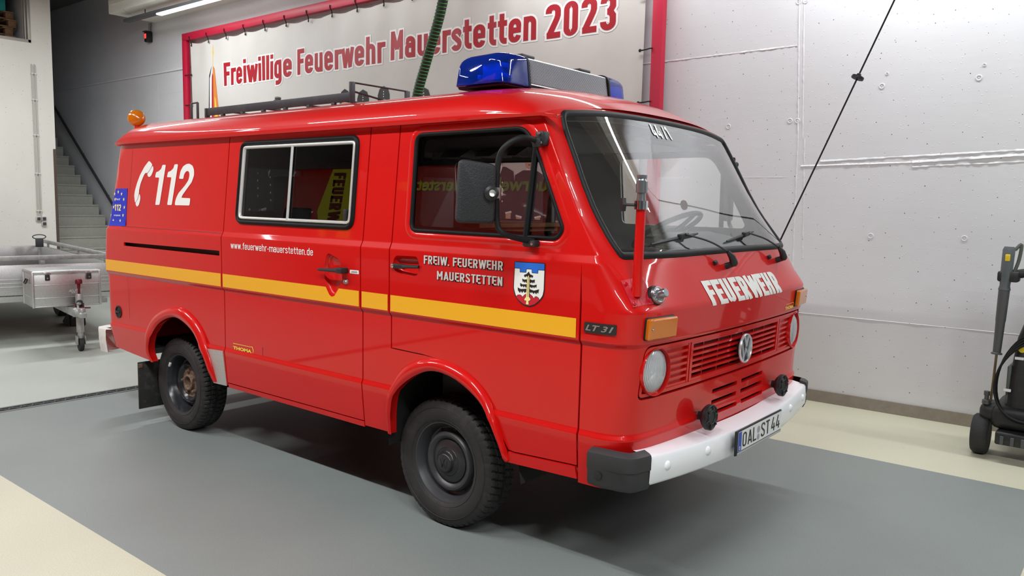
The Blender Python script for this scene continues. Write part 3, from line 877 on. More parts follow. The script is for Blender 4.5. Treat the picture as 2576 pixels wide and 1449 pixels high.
ZT = 1.985
rq = [(uend(ZT), ZT), (uend(1.7), 1.7), (uend(1.41), 1.41), (uend(1.365), 1.365), (uend(1.15), 1.15), (uend(.66), .66), (uend(.50), .506), (-3.19, .481)] \
     + rro_m + [(-1.937-G, .443), (-1.937-G, ZT)]
slot = [(-3.208, 1.260), (-1.96, 1.257), (-1.96, 1.288), (-3.208, 1.285)]
sd = [(-1.937+G, .462), (-.637-G, .462), (-.637-G, 1.983), (-1.937+G, 1.983)]
bp = [(-.637+G, .437), (-.452, .437)] + aro_m[1:28] + [(-.06, .866), (-.20, .871), (-.42-G, .875), (-.42-G, ZT), (-.637+G, ZT)]
cab = [(-.42+G, .880), (-.196, .876)] + [(p[0], p[1]) for p in aro if -.10 < p[0] < .30 and p[1] > .60] + [(.316, .56), (.345, .515), (.375, .512), (.714, .527), (.723, 1.39), (.707, 1.43), (.666, 1.53), (.588, 1.697), (.449, 1.958), (.434, 1.982), (-.42+G, 1.982)]
H_SL = rpoly([(-0.8987, 1.334), (-0.8207, 1.3097), (-0.7991, 1.297), (-0.7874, 1.2484), (-0.778, 1.1903), (-0.8217, 1.1341), (-0.8511, 1.105), (-0.8707, 1.1017), (-0.8855, 1.1099), (-0.915, 1.1485), (-0.9355, 1.2006), (-0.9341, 1.2513), (-0.9211, 1.3118)], .012, 3)
H_CAB = rpoly([(-0.372, 1.349), (-0.2253, 1.352), (-0.208, 1.3235), (-0.213, 1.2613), (-0.2463, 1.2437), (-0.3592, 1.2565), (-0.3941, 1.2809), (-0.3938, 1.3287)], .02, 4)
UX = [x*.12 for x in range(-30, 8)]
def both(fn):
    for sg, s in ((-1, near), (1, far)): fn(sg, s)

def build_side(sg, s):
    q = panel('rear_side_panel', [rq] + ([slot] if sg < 0 else []), s, red, van, UX + [-3.40, -3.42, -3.44, -3.46, -3.48, -3.50, -3.52, -3.54, -3.56, -3.58], VS)
    if sg < 0:
        d = panel('sliding_door', [sd, rpoly(inset(SW, .012), .05), H_SL], s, red, van, UX, VS)
    else:
        d = panel('side_panel', [sd, rpoly(inset(SW, .012), .05)], s, red, van, UX, VS)
    p = panel('door_pillar_panel', [bp], s, red, van, UX, VS)
    c = panel('cab_door', [cab, rpoly(inset(CW, .012), .04)] + ([H_CAB] if sg < 0 else []), s, red, van, UX, VS)
    return q, d, p, c
quarter, sliding, pillar, cabdoor = build_side(-1, near)
fquarter, fside, fpillar, fcab = build_side(1, far)

# sills
sill_f = [(.336, .456), (.716, .468), (.708, .520), (.375, .505), (.348, .508)]
for s in (near, far):
    panel('sill', [[(-1.93, .430), (-.64, .427), (-.64, .456), (-1.93, .456)]], s, red, van, UX, (), .03)
    panel('sill', [sill_f], s, red, van, UX, (), .03, .005)

# wheel arch flares
def flare(name, o, i, sg):
    bm = B(); prev = None; n = len(o)
    for k, (a, b) in enumerate(zip(o, i)):
        ring = []
        end = min(1, k/4, (n-1-k)/4)
        for t, off in ((0, .0), (.05, .010), (.22, .024), (.5, .031), (.8, .029), (1, .020)):
            x, z = a[0]*(1-t)+b[0]*t, a[1]*(1-t)+b[1]*t
            w = lerp(z, WT)
            if .66 <= z <= .70: w = .986
            ring.append(bm.verts.new((x, sg*(w + off*(.55+.45*end)), z)))
        cx = sum(p[0] for p in i)/n
        for dy in (-.012, .03): ring.append(bm.verts.new((b[0]+.006*(1 if b[0] > cx else -1), sg*(lerp(b[1], WT)-dy), b[1]+.004)))
        if prev:
            for q in range(len(ring)-1): bm.faces.new((prev[q], prev[q+1], ring[q+1], ring[q]))
        prev = ring
    return part(name, bm, red, 50)
for sg in (-1, 1):
    flare('wheel_arch', aro, ari, sg); flare('wheel_arch', rro, rri, sg)

# wheel housings (dark inner arches)
def housing(o, sg):
    bm = B(); prev = None
    for (x, z) in o:
        ring = [bm.verts.new((x, sg*.955, z)), bm.verts.new((x, sg*.50, z))]
        if prev: bm.faces.new((prev[0], prev[1], ring[1], ring[0]))
        prev = ring
    return part('wheel_housing', bm, underbody, 50)
big_f = [(-.47, .36), (-.45, .70), (-.30, .86), (-.04, .90), (.22, .80), (.36, .60), (.40, .36)]
big_r = [(-2.95, .86), (-2.90, .90), (-2.6, .92), (-2.3, .88), (-2.12, .70), (-2.05, .40)]
for sg in (-1, 1): housing(big_f, sg); housing(big_r, sg)

# ---- inner shell (closes the gaps, lines the cabin)
def shell_side(sg):
    s0 = side(sg)
    def s(u, z):
        p = s0(u, z); return (p[0], p[1]*.968, p[2])
    lo = [(-3.36, .50), (-2.97, .50), (-2.97, .90), (-2.60, .95), (-2.3, .92), (-2.02, .70), (-2.02, .45), (-.48, .45), (-.48, .72), (-.32, .88), (-.03, .92), (.20, .84), (.36, .60), (.40, .50), (.68, .50),
          (.70, 1.40), (.60, 1.62), (.43, 1.95), (-3.32, 1.95)]
    holes = [rpoly(inset(CW, .030), .04)]
    holes.append(rpoly(inset(SW, .03), .05))
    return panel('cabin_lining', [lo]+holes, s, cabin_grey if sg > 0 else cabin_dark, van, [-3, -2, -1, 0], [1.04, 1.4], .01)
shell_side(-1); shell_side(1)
bm = B()
for x0, x1, w in ((-3.40, -2.96, .93), (-2.96, -2.04, .62), (-2.04, -.48, .93), (-.48, .42, .62), (.42, .80, .90)): box(bm, (x0, -w, .50), (x1, w, .54))
part('cabin_floor', bm, cabin_dark)
bm = B(); box(bm, (-3.36, -.90, 1.955), (.30, .90, 1.98)); part('cabin_headliner', bm, cabin_grey)
bm = B(); box(bm, (-3.30, -.36, .40), (.75, -.30, .50)); box(bm, (-3.30, .30, .40), (.75, .36, .50)); box(bm, (-2.75, -.55, .28), (-2.62, .55, .38)); box(bm, (-.18, -.55, .26), (-.06, .55, .34))
box(bm, (-1.95, -.85, .41), (-.52, .85, .50)); box(bm, (.44, -.85, .40), (.78, .85, .50)); part('chassis', bm, underbody)

# ---- nose with windscreen opening and grille recess
WSO = [(-.908, 1.390), (0, 1.397), (.908, 1.390), (.922, 1.46), (.915, 1.75), (.915, 1.94), (.89, 2.018), (.53, 2.048), (0, 2.056), (-.53, 2.048), (-.89, 2.018), (-.915, 1.94), (-.915, 1.75), (-.922, 1.46)]
WSR = [.07, .3, .07, .06, .2, .06, .08, .2, .3, .2, .08, .06, .2, .06]
ws_o = rpoly(WSO, WSR, 6)
GR = [(-.918, .824), (.918, .824), (.895, 1.049), (-.895, 1.049)]
gr_o = rpoly(GR, [.035, .035, .05, .05], 6)
NA = AMAX - .003
nz = [(-NA, .452), (-.85, .452), (-.78, .50), (.78, .50), (.85, .452), (NA, .452), (NA, 1.40), (NA, 1.70), (NA, 1.972), (1.03, 1.996), (.93, 2.016), (.80, 2.036), (.5, 2.060), (0, 2.070), (-.5, 2.060), (-.80, 2.036), (-.93, 2.016), (-1.03, 1.996), (-NA, 1.972), (-NA, 1.70), (-NA, 1.40)]
slots = []
for z0, dz in ((.766, .0), (.714, 0), (.663, 0)):
    for a0, a1 in ((-.292, -.022), (.030, .312)):
        slots.append(rpoly([(a0, z0-.010), (a1, z0-.010), (a1, z0+.010), (a0, z0+.010)], .006, 3))
AU = [k*.08 for k in range(-11, 12)] + [s*(.90+.03*k) for k in range(0, 9) for s in (-1, 1)]
NV = VS + [.50, 1.10, 1.14, 1.175, 1.18, 1.185, 1.20, 1.206, 1.212, 1.26, 1.39, 1.40, 1.41, 1.42, 1.43, 1.30, 1.35, 1.45, 1.50, 1.60, 1.65, 1.75, 1.80, 1.90, 1.95, 2.0, 2.03]
nose_o = panel('front_panel', [nz, inset(ws_o, .012), gr_o] + slots, nose, red, van, AU, NV, .02)
def nose_in(d):
    def f(a, z):
        e = 2e-3
        A = Vector(nose(a+e, z))-Vector(nose(a-e, z)); Bv = Vector(nose(a, z+e))-Vector(nose(a, z-e))
        return tuple(Vector(nose(a, z)) - A.cross(Bv).normalized()*d)
    return f
# dark duct behind the slots, lining of the windscreen frame
panel('air_duct', [[(-.40, .60), (.42, .60), (.42, .81), (-.40, .81)]], nose_in(.05), underbody, van, AU, ())
panel('windscreen_lining', [[(-1.10, 1.38), (1.10, 1.38), (1.10, 1.97), (.93, 2.03), (0, 2.06), (-.93, 2.03), (-1.10, 1.97)], inset(ws_o, .03)], nose_in(.035), cabin_grey, van, AU, NV, .004)

# windscreen and its seal
def ring_panel(name, outer, inner, surf, mat, parent, off, us, vs, depth=.02, dome=.010):
    """a seal: domed band between two outlines of the same length"""
    verts = []; faces = []; n = len(outer); e = 2e-3
    for p, q in zip(outer, inner):
        for t, h in ((0, -depth), (0.02, off), (.25, off+dome*.8), (.5, off+dome), (.75, off+dome*.8), (.98, off), (1, -depth)):
            u, v = p[0]*(1-t)+q[0]*t, p[1]*(1-t)+q[1]*t
            a = Vector(surf(u+e, v))-Vector(surf(u-e, v)); b = Vector(surf(u, v+e))-Vector(surf(u, v-e))
            verts.append(tuple(Vector(surf(u, v)) + a.cross(b).normalized()*h))
    bm = B(); V = [bm.verts.new(v) for v in verts]
    for i in range(n):
        j = (i+1) % n
        for k in range(6): bm.faces.new((V[i*7+k], V[i*7+k+1], V[j*7+k+1], V[j*7+k]))
    return obj(name, bm, mat, parent, 40)
def densify(p, d):
    out = []
    for i in range(len(p)):
        a, b = p[i], p[(i+1) % len(p)]
        L = math.hypot(b[0]-a[0], b[1]-a[1]); n = max(1, int(math.ceil(L/d)))
        for k in range(n): out.append((a[0]+(b[0]-a[0])*k/n, a[1]+(b[1]-a[1])*k/n))
    return out
wd = densify(ws_o, .06)
ws = panel('windscreen', [inset(wd, .026)], nose, pane, van, AU, NV, 0, .001)
ring_panel('windscreen_seal', wd, inset(wd, .030), nose, rubber, ws, .002, 0, 0)
sign('call_sign_lettering', '44 /1', white_film, ws, nose, None, lambda u, v: (-.172 + u*.190, 1.945 + v*.068), h=.088, off=.004)

# side windows
swo = densify(rpoly(SW, SWR, 6), .08); cwo = densify(rpoly(CW, CWR, 6), .05)
# sliding window in the side door
ring_panel('window_seal', swo, inset(swo, .029), near, seal_black, sliding, .002, 0, 0, dome=.014)
ring_panel('window_frame', inset(swo, .028), inset(swo, .047), near, M('pale_aluminium', (.78, .78, .76), .35, metal=.6), sliding, .004, 0, 0, dome=.008)
sg_in = inset(swo, .040)
panel('window_pane', [sg_in], near, dark_pane, sliding, UX, VS, 0, -.004)
bm = B()
wv = lambda z: -(lerp(z, WT))
for x, w in ((-1.287, .010),):
    for z0, z1 in ((1.495, 1.70), (1.70, 1.912)):
        tube(bm, [(x, wv(z0)-.004, z0), (x, wv(z1)-.004, z1)], w, 4)
box(bm, (-1.30, wv(1.50)-.012, 1.488), (-.762, wv(1.50)+.012, 1.500), .003)
obj('window_divider', bm, M('pale_aluminium'), sliding)
bm = B(); box(bm, (-.790, wv(1.53)-.016, 1.505), (-.768, wv(1.53)+.005, 1.565), .004); obj('window_latch', bm, plastic, sliding)
ring_panel('window_seal', swo, inset(swo, .040), far, seal_black, fside, .002, 0, 0, dome=.014)
panel('window_pane', [inset(swo, .036)], far, pane, fside, UX, VS, 0, -.004)
# cab windows, both sides
for sg, s, dr in ((-1, near, cabdoor), (1, far, fcab)):
    ring_panel('window_seal', cwo, inset(cwo, .019), s, seal_black, dr, .001, 0, 0, dome=.007)
    ring_panel('window_surround', inset(cwo, -.034), inset(cwo, -.001), s, red, dr, -.0005, 0, 0, dome=.005)
    panel('window_pane', [inset(cwo, .015)], s, side_pane if sg < 0 else pane, dr, UX, VS, 0, -.006)
    bm = B(); tube(bm, [(.418, sg*(lerp(1.46, WT)), 1.463), (.434, sg*lerp(1.88, WT), 1.865)], .014, 6); obj('quarter_light_post', bm, seal_black, dr)

# ---- rear face
def rear_f(y, z): return (lerp(z, RT), y, z)
def rw(z): return lerp(z, WT)-.07
rv = [.506, .66, 1.15, 1.365, 1.41, 1.70, 1.985]
ro = [(rw(z), z) for z in rv] + [(-rw(z), z) for z in rv[::-1]]
rear_hole = rpoly([(-.72, 1.48), (.72, 1.48), (.70, 1.90), (-.70, 1.90)], .06)
rp = panel('tailgate', [ro, rear_hole], lambda y, z: rear_f(-y, z), red, van, [k*.12 for k in range(-8, 9)], VS)
panel('window_pane', [densify(rear_hole, .1)], lambda y, z: rear_f(-y, z), dark_pane, rp, (), (), 0, -.006)
ring_panel('window_seal', densify(rear_hole, .08), inset(densify(rear_hole, .08), .03), lambda y, z: rear_f(-y, z), rubber, rp, .002, 0, 0)

# ---- roof
def zlip(y): return 2.066 - .073*min(1., abs(y)/.94)**3
RP = [(0, .94, 1.992), (.05, .938, 2.02), (.11, .922, 2.058), (.17, .89, 2.093), (.24, .83, 2.122), (.34, .74, 2.150), (.50, .56, 2.178), (.72, .30, 2.197), (1., 0., 2.203)]
def rprof(t):
    s = 1-abs(t)
    for (a, y0, z0), (b, y1, z1) in zip(RP, RP[1:]):
        if s <= b:
            q = (s-a)/(b-a); return (y0+(y1-y0)*q)*(1 if t > 0 else -1), z0+(z1-z0)*q
    return 0., 2.203
def smooth_prof(t, h=.035):
    a = rprof(max(-1, t-h)); b = rprof(t); c = rprof(min(1, t+h))
    if abs(t) > .97: return b
    return ((a[0]+2*b[0]+c[0])/4, (a[1]+2*b[1]+c[1])/4)
def roof(u, t):
    """u: 0 rear .. 1 front, t: -1 near .. 1 far"""
    y, z = smooth_prof(t)
    xr = -3.47 + .05*(abs(y)/.94)**4
    xl = .508 - .055*(abs(y)/.85)**2
    x = xr + (xl-xr)*u
    sf = min(1, (xl-x)/.62); sb = min(1, (x-xr)/.22)
    zl = min(zlip(y), z)
    f = 1-(1-sf)**3
    g = math.sqrt(max(0, 1-(1-sb)**2))
    zz = zl + (z-zl)*f
    zz = 1.992 + (zz-1.992)*g
    return (x, y, zz)
bm = fill2d([[(0, -1), (1, -1), (1, 1), (0, 1)]])
us = [.001, .003, .006, .01, .016, .024, .034, .045, .056, .08] + [k*.06 for k in range(2, 14)] + [.84, .86, .88, .90, .92, .935, .95, .96, .97, .98, .988, .995]
ts = sorted(set([k*.05 for k in range(-19, 20)] + [s*v for s in (-1, 1) for v in (.965, .93, .91, .89, .87, .83, .78, .97, .98)]))
slice2d(bm, us, ts)
bmesh.ops.recalc_face_normals(bm, faces=bm.faces[:])
for v in bm.verts:
    v.co = Vector(roof(min(1, max(0, v.co.x)), min(1, max(-1, v.co.y))))
roof_o = part('roof', bm, red, 60)
for sg in (-1, 1):
    bm = B(); prev = None
    pts = [(-3.42, .900), (-3.40, .935), (-3.30, .948)] + [(-3.2+k*.2, .950) for k in range(19)] + [(.47, .946), (.515, .93), (.53, .918)]
    if sg > 0: pts = pts[:-4] + [(.38, .948), (.405, .946)]
    for k, (x, y) in enumerate(pts):
        zz = 1.984 - (.008 if k >= len(pts)-2 else 0)
        r = [bm.verts.new((x, sg*(y+a), zz+b)) for a, b in ((-.03, .006), (-.004, -.004), (.014, -.003), (.018, .010), (.013, .010), (.008, .004), (-.02, .012))]
        if prev:
            for q in range(6): bm.faces.new((prev[q], prev[q+1], r[q+1], r[q]))
        prev = r
    obj('rain_gutter', bm, red, roof_o, 30)
bm = B(); box(bm, (-3.475, -.91, 1.976), (-3.42, .91, 1.992), .004); obj('rain_gutter', bm, red, roof_o)
# ------------------------------------------------------------------ van: fittings
def lens_glass():
    if 'ribbed_glass' in MATS: return MATS['ribbed_glass']
    m = thin_glass('ribbed_glass', (.92, .95, 1.), 1.55, .10, 1.6); nt = m.node_tree
    mx = [n for n in nt.nodes if n.type == 'MIX_SHADER'][0]; tr = [n for n in nt.nodes if n.type == 'BSDF_TRANSPARENT'][0]
    df = nt.nodes.new('ShaderNodeBsdfDiffuse'); df.inputs[0].default_value = (.90, .93, 1., 1)
    m2 = nt.nodes.new('ShaderNodeMixShader'); tc = nt.nodes.new('ShaderNodeTexCoord'); w = nt.nodes.new('ShaderNodeTexWave')
    w.wave_type = 'BANDS'; w.bands_direction = 'Y'; w.inputs['Scale'].default_value = 38; w.inputs['Distortion'].default_value = 1.
    mr = nt.nodes.new('ShaderNodeMapRange'); mr.inputs['To Min'].default_value = .32; mr.inputs['To Max'].default_value = .66
    nt.links.new(tc.outputs['Object'], w.inputs['Vector']); nt.links.new(w.outputs['Fac'], mr.inputs['Value']); nt.links.new(mr.outputs['Result'], m2.inputs[0])
    nt.links.new(tr.outputs[0], m2.inputs[1]); nt.links.new(df.outputs[0], m2.inputs[2]); nt.links.new(m2.outputs[0], mx.inputs[1])
    return m
def pad(name, loop, surf, h, mat, parent, us=(), chamf=.004):
    """a raised pad on a surface: flat top, chamfered edge"""
    bm = B(); e = 2e-3
    def at(u, v, d):
        a = Vector(surf(u+e, v))-Vector(surf(u-e, v)); b = Vector(surf(u, v+e))-Vector(surf(u, v-e))
        return Vector(surf(u, v)) + a.cross(b).normalized()*d
    l2 = inset(loop, chamf); n = len(loop)
    A = [bm.verts.new(at(u, v, -.004)) for u, v in loop]; Bq = [bm.verts.new(at(u, v, h-chamf)) for u, v in loop]; Cc = [bm.verts.new(at(u, v, h)) for u, v in l2]
    for i in range(n):
        j = (i+1) % n
        bm.faces.new((A[i], A[j], Bq[j], Bq[i])); bm.faces.new((Bq[i], Bq[j], Cc[j], Cc[i]))
    bm.faces.new(Cc)
    return obj(name, bm, mat, parent, 40)

def dish(name, loop, surf, depth, mat, parent, steps=((0, 0), (.003, -.004), (.008, -.6), (.014, -.92), (.020, -1.))):
    bm = B(); e = 2e-3; rings = []
    for d, h in steps:
        hh = h if d == .004 else h*depth
        lp = inset(loop, d) if d else loop
        rg = []
        for u, v in lp:
            a = Vector(surf(u+e, v))-Vector(surf(u-e, v)); b = Vector(surf(u, v+e))-Vector(surf(u, v-e))
            rg.append(bm.verts.new(Vector(surf(u, v)) + a.cross(b).normalized()*hh))
        rings.append(rg)
    n = len(loop)
    for a, b in zip(rings, rings[1:]):
        for i in range(n):
            j = (i+1) % n; bm.faces.new((a[i], a[j], b[j], b[i]))
    c = Vector((0, 0, 0))
    for v in rings[-1]: c += v.co
    cv = bm.verts.new(c/n)
    for i in range(n): bm.faces.new((rings[-1][i], rings[-1][(i+1) % n], cv))
    return obj(name, bm, mat, parent, 60)

# ---- yellow stripe, one strip on each panel
Z0, Z1 = 1.067, 1.148
for q, s, own in ((quarter, near, True), (fquarter, far, False)):
    decal('stripe', [[(-3.60, Z0), (-1.948, Z0), (-1.948, Z1), (-3.60, Z1)]], yellow, q, s, .0015, UX + [-3.42-.012*k for k in range(14)], [])
decal('stripe', [[(-1.927, Z0), (-.648, Z0), (-.648, Z1), (-.809, Z1), (-.8217, 1.1341), (-.8480, 1.104), (-.8707, 1.099), (-.8885, 1.108), (-.9185, Z1), (-1.927, Z1)]], yellow, sliding, near, .0015, UX)
decal('stripe', [[(-1.927, Z0), (-.648, Z0), (-.648, Z1), (-1.927, Z1)]], yellow, fside, far, .0015, UX)
for s, p, c in ((near, pillar, cabdoor), (far, fpillar, fcab)):
    decal('stripe', [[(-.627, Z0), (-.43, Z0), (-.43, Z1), (-.627, Z1)]], yellow, p, s, .0015, UX)
    decal('stripe', [[(-.41, Z0), (.706, Z0), (.706, Z1), (-.41, Z1)]], yellow, c, s, .0015, UX)

# ---- emergency number with receiver
ONE_A = [(-2.7964, 1.5562), (-2.7377, 1.5571), (-2.6894, 1.8257), (-2.7357, 1.8265), (-2.7476, 1.7995), (-2.7843, 1.7825), (-2.8151, 1.7777), (-2.8236, 1.7418), (-2.7669, 1.7415)]
ONE_B = [(-2.6363, 1.5587), (-2.5758, 1.5585), (-2.5302, 1.827), (-2.5763, 1.8277), (-2.5862, 1.8013), (-2.6228, 1.7826), (-2.654, 1.7784), (-2.6644, 1.7428), (-2.6052, 1.7424)]
TWO = [(-2.5363, 1.5583), (-2.3511, 1.5593), (-2.3466, 1.6057), (-2.4597, 1.6076), (-2.443, 1.6291), (-2.3941, 1.6685), (-2.3426, 1.7093), (-2.3203, 1.7535), (-2.3247, 1.7868), (-2.346, 1.8147), (-2.3868, 1.8283), (-2.4224, 1.8271), (-2.4639, 1.8128), (-2.4927, 1.7831), (-2.5057, 1.7324), (-2.4507, 1.7302), (-2.4457, 1.7583), (-2.4233, 1.7797), (-2.3985, 1.782), (-2.3815, 1.7726), (-2.3764, 1.7503), (-2.3868, 1.7206), (-2.4254, 1.6871), (-2.4989, 1.6381), (-2.5244, 1.6077), (-2.5356, 1.5811)]
PHONE = [(-2.9236, 1.8579), (-2.8917, 1.8427), (-2.8714, 1.8294), (-2.9122, 1.7878), (-2.9391, 1.7711), (-2.9553, 1.7764), (-2.9743, 1.7666), (-2.9954, 1.7409), (-3.0226, 1.699), (-3.0371, 1.6549), (-3.0349, 1.6389), (-3.0495, 1.5946), (-3.083, 1.5639), (-3.1027, 1.6142), (-3.0988, 1.6466), (-3.0768, 1.6991), (-3.0393, 1.7592), (-2.9815, 1.8184)]
EAR = [(-2.8677, 1.8254), (-2.8537, 1.8048), (-2.8573, 1.7852), (-2.8794, 1.754), (-2.9063, 1.7451), (-2.9248, 1.7504), (-2.9369, 1.7671), (-2.9079, 1.7858)]
MOUTH = [(-3.0299, 1.6329), (-3.0119, 1.611), (-3.011, 1.587), (-3.0267, 1.5507), (-3.0501, 1.5391), (-3.0637, 1.5461), (-3.0788, 1.564), (-3.0451, 1.5926)]
layered('emergency_number', [([rpoly(p, .010, 3)], 0, 0) for p in (ONE_A, ONE_B, TWO)], [white_film], quarter, near, .002, UX, [1.6, 1.7, 1.8])
layered('telephone_symbol', [([rpoly(p, .012, 3)], 0, 0) for p in (PHONE, EAR, MOUTH)], [white_film], quarter, near, .002, UX, [1.6, 1.7, 1.8])
# blue sticker with a ring of stars
def star(cx, cy, r):
    return [(cx + (r if k % 2 == 0 else r*.42)*math.sin(PI*k/5), cy + (r if k % 2 == 0 else r*.42)*math.cos(PI*k/5)) for k in range(10)]
EU_L = [(-3.387, 1.6647), (-3.2084, 1.6665), (-3.1977, 1.3987), (-3.4863, 1.3937)]
fine_u = [-3.50+.012*k for k in range(26)]
eu = decal('star_sticker', [EU_L], blue_film, van, near, .002, fine_u, [1.45, 1.5, 1.55, 1.6])
for cx, cy in ((-3.3435, 1.6413), (-3.2901, 1.6271), (-3.2512, 1.5883), (-3.2353, 1.5319), (-3.2465, 1.4753), (-3.2847, 1.4352), (-3.3375, 1.4192), (-3.3916, 1.4331), (-3.4375, 1.473), (-3.3981, 1.5318), (-3.3852, 1.587), (-3.3969, 1.6264)):
    decal('star', [star(cx, cy, .0155)], straw_film, eu, near, .0036, fine_u)
sign('sticker_lettering', '112', straw_film, eu, near, box_=(-3.388, 1.506, -3.284, .046), h=.085, off=.0036, us=fine_u)
letter('sticker_lettering', 'Notruf', white_film, eu, near, box_=(-3.374, 1.582, -3.309, .015), bold=.01, off=.0032, us=fine_u)
letter('sticker_lettering', 'europaweit', white_film, eu, near, box_=(-3.388, 1.468, -3.288, .013), bold=.01, off=.0032, us=fine_u)

# ---- door lettering
sign('web_address', 'www.feuerwehr-mauerstetten.de', white_film, sliding, near, box_=(-1.8285, 1.309, -1.027, .040), h=.058, off=.002, us=UX, track=.05)
for t_, u0, u1, z in (('FREIW. FEUERWEHR', -.176, .312, 1.318), ('MAUERSTETTEN', -.088, .3126, 1.2495)):
    sign('door_lettering_shadow', t_, black_film, cabdoor, near, box_=(u0+.003, z-.0032, u1+.003, .040), h=.075, grow=.008, off=.0016, us=UX, track=.05)
    sign('door_lettering', t_, silver_film, cabdoor, near, box_=(u0, z, u1, .040), h=.075, off=.0026, us=UX, track=.05)
# coat of arms
SHO = [(0.3771, 1.3626), (0.5436, 1.3644), (0.5421, 1.2472), (0.537, 1.2232), (0.5186, 1.2003), (0.4925, 1.1808), (0.4629, 1.1708), (0.4294, 1.1765), (0.4015, 1.192), (0.3824, 1.2145), (0.3723, 1.2452)]
SHI = [(0.3812, 1.3593), (0.5397, 1.3614), (0.5377, 1.2492), (0.5325, 1.2264), (0.5149, 1.2043), (0.4909, 1.1854), (0.4627, 1.1765), (0.4323, 1.1816), (0.406, 1.196), (0.3879, 1.2162), (0.3769, 1.2468)]
BLUE = [(0.3812, 1.3593), (0.5397, 1.3614), (0.5387, 1.3349), (0.5059, 1.3343), (0.5049, 1.3201), (0.4752, 1.32), (0.4733, 1.3353), (0.4434, 1.3345), (0.4414, 1.3196), (0.4104, 1.3191), (0.4094, 1.3347), (0.38, 1.3344)]
HILL = [(0.3903, 1.2092), (0.3993, 1.2172), (0.41, 1.2193), (0.4192, 1.2165), (0.4255, 1.2098), (0.4373, 1.2217), (0.4523, 1.2266), (0.4674, 1.2255), (0.4795, 1.2182), (0.4858, 1.208), (0.4944, 1.2183), (0.5018, 1.219), (0.5123, 1.214), (0.517, 1.2049), (0.4909, 1.1854), (0.4627, 1.1765), (0.4323, 1.1816), (0.406, 1.196)]
TREE = [[(0.4572, 1.3235), (0.465, 1.3122), (0.4815, 1.3074), (0.4802, 1.3014), (0.4744, 1.2967), (0.4713, 1.3019), (0.4654, 1.2979), (0.4577, 1.3045), (0.4503, 1.2997), (0.4442, 1.3036), (0.4399, 1.2973), (0.4322, 1.3015), (0.432, 1.307), (0.447, 1.3133)],
 [(0.4218, 1.2912), (0.4326, 1.2872), (0.4506, 1.2897), (0.4509, 1.2778), (0.445, 1.2738), (0.4403, 1.2794), (0.4344, 1.273), (0.4312, 1.2799), (0.4253, 1.2759)],
 [(0.4626, 1.2906), (0.4776, 1.2882), (0.4909, 1.2915), (0.4898, 1.2761), (0.4838, 1.2803), (0.481, 1.2735), (0.4749, 1.2796), (0.4705, 1.2746), (0.4629, 1.2787)],
 [(0.4117, 1.2712), (0.424, 1.2662), (0.4497, 1.2682), (0.4515, 1.2564), (0.4425, 1.2533), (0.4378, 1.2601), (0.4304, 1.2528), (0.4257, 1.2603), (0.4197, 1.255), (0.4126, 1.2581)],
 [(0.4632, 1.2692), (0.4842, 1.2661), (0.5012, 1.271), (0.4999, 1.2567), (0.4917, 1.2608), (0.489, 1.2535), (0.4814, 1.26), (0.4771, 1.2537), (0.4634, 1.2597)],
 [(0.3984, 1.2509), (0.4154, 1.2451), (0.4502, 1.2491), (0.4475, 1.2369), (0.4371, 1.2301), (0.4308, 1.2379), (0.4235, 1.2282), (0.4172, 1.2368), (0.4113, 1.2279), (0.4003, 1.2378)],
 [(0.4622, 1.2489), (0.4878, 1.2439), (0.5142, 1.252), (0.5103, 1.2327), (0.5042, 1.2381), (0.5001, 1.229), (0.4909, 1.237), (0.4867, 1.2295), (0.476, 1.2369), (0.4717, 1.2318), (0.4625, 1.2394)],
 [(.4497, 1.305), (.4645, 1.305), (.4650, 1.215), (.4450, 1.215)]]
SWORD = [(0.4571, 1.3069), (0.4624, 1.2977), (0.4616, 1.2154), (0.4678, 1.2088), (0.4709, 1.2055), (0.4651, 1.199), (0.4591, 1.1973), (0.4611, 1.1819), (0.446, 1.1817), (0.4477, 1.1974), (0.4364, 1.1988), (0.4393, 1.2063), (0.4466, 1.2141), (0.4504, 1.2969)]
crest = layered('coat_of_arms', [([rpoly(SHO, .006, 2)], 0, 0), ([rpoly(SHI, .006, 2)], 1, .0006), ([BLUE], 2, .0012), ([inset(BLUE, -.0022)], 0, .0009), ([HILL], 3, .0012), ([inset(HILL, -.0018)], 0, .0009)]
        + [([p], 0, .0014) for p in TREE] + [([SWORD], 4, .0022), ([inset(SWORD, -.0012)], 0, .0018)]
        + [([[(.4555, 1.30), (.4578, 1.30), (.4570, 1.215), (.4545, 1.215)]], 0, .0026)],
        [black_film, white_film, azure_film, crest_red, straw_film], cabdoor, near, .002, [.4, .45, .5], [1.2, 1.25, 1.3])

# ---- handles
dish('handle_recess', H_SL, near, .022, red, sliding)
bm = B(); tube(bm, [(-.945, -1.028, 1.241), (-.86, -1.032, 1.244), (-.775, -1.034, 1.246)], [.0075, .0095, .012], 10)
hnd = obj('door_handle', bm, plastic, sliding)
bm = B(); box(bm, (-.786, -1.048, 1.232), (-.733, -.995, 1.262), .008); obj('handle_pivot', bm, plastic, sliding)
bm = B(); lathe(bm, [(.016, -.004), (.016, .004), (.011, .012), (.010, .014), (.004, .014), (.003, .010), (0, .010)], (-.750, -1.0, 1.189), (0, -1, 0), 16, cap=False); obj('door_lock', bm, steel, sliding)
st = decal('notice_sticker', [rpoly([(-.7186, 1.2345), (-.6475, 1.2345), (-.6485, 1.2535), (-.7186, 1.2530)], .003, 3)], label_white, van, near, .002)
for z, a, b in ((1.2465, -.705, -.66), (1.2405, -.71, -.657)): decal('notice_line', [[(a, z-.001), (b, z-.001), (b, z+.001), (a, z+.001)]], black_film, st, near, .003)
dish('handle_recess', H_CAB, near, .030, red, cabdoor)
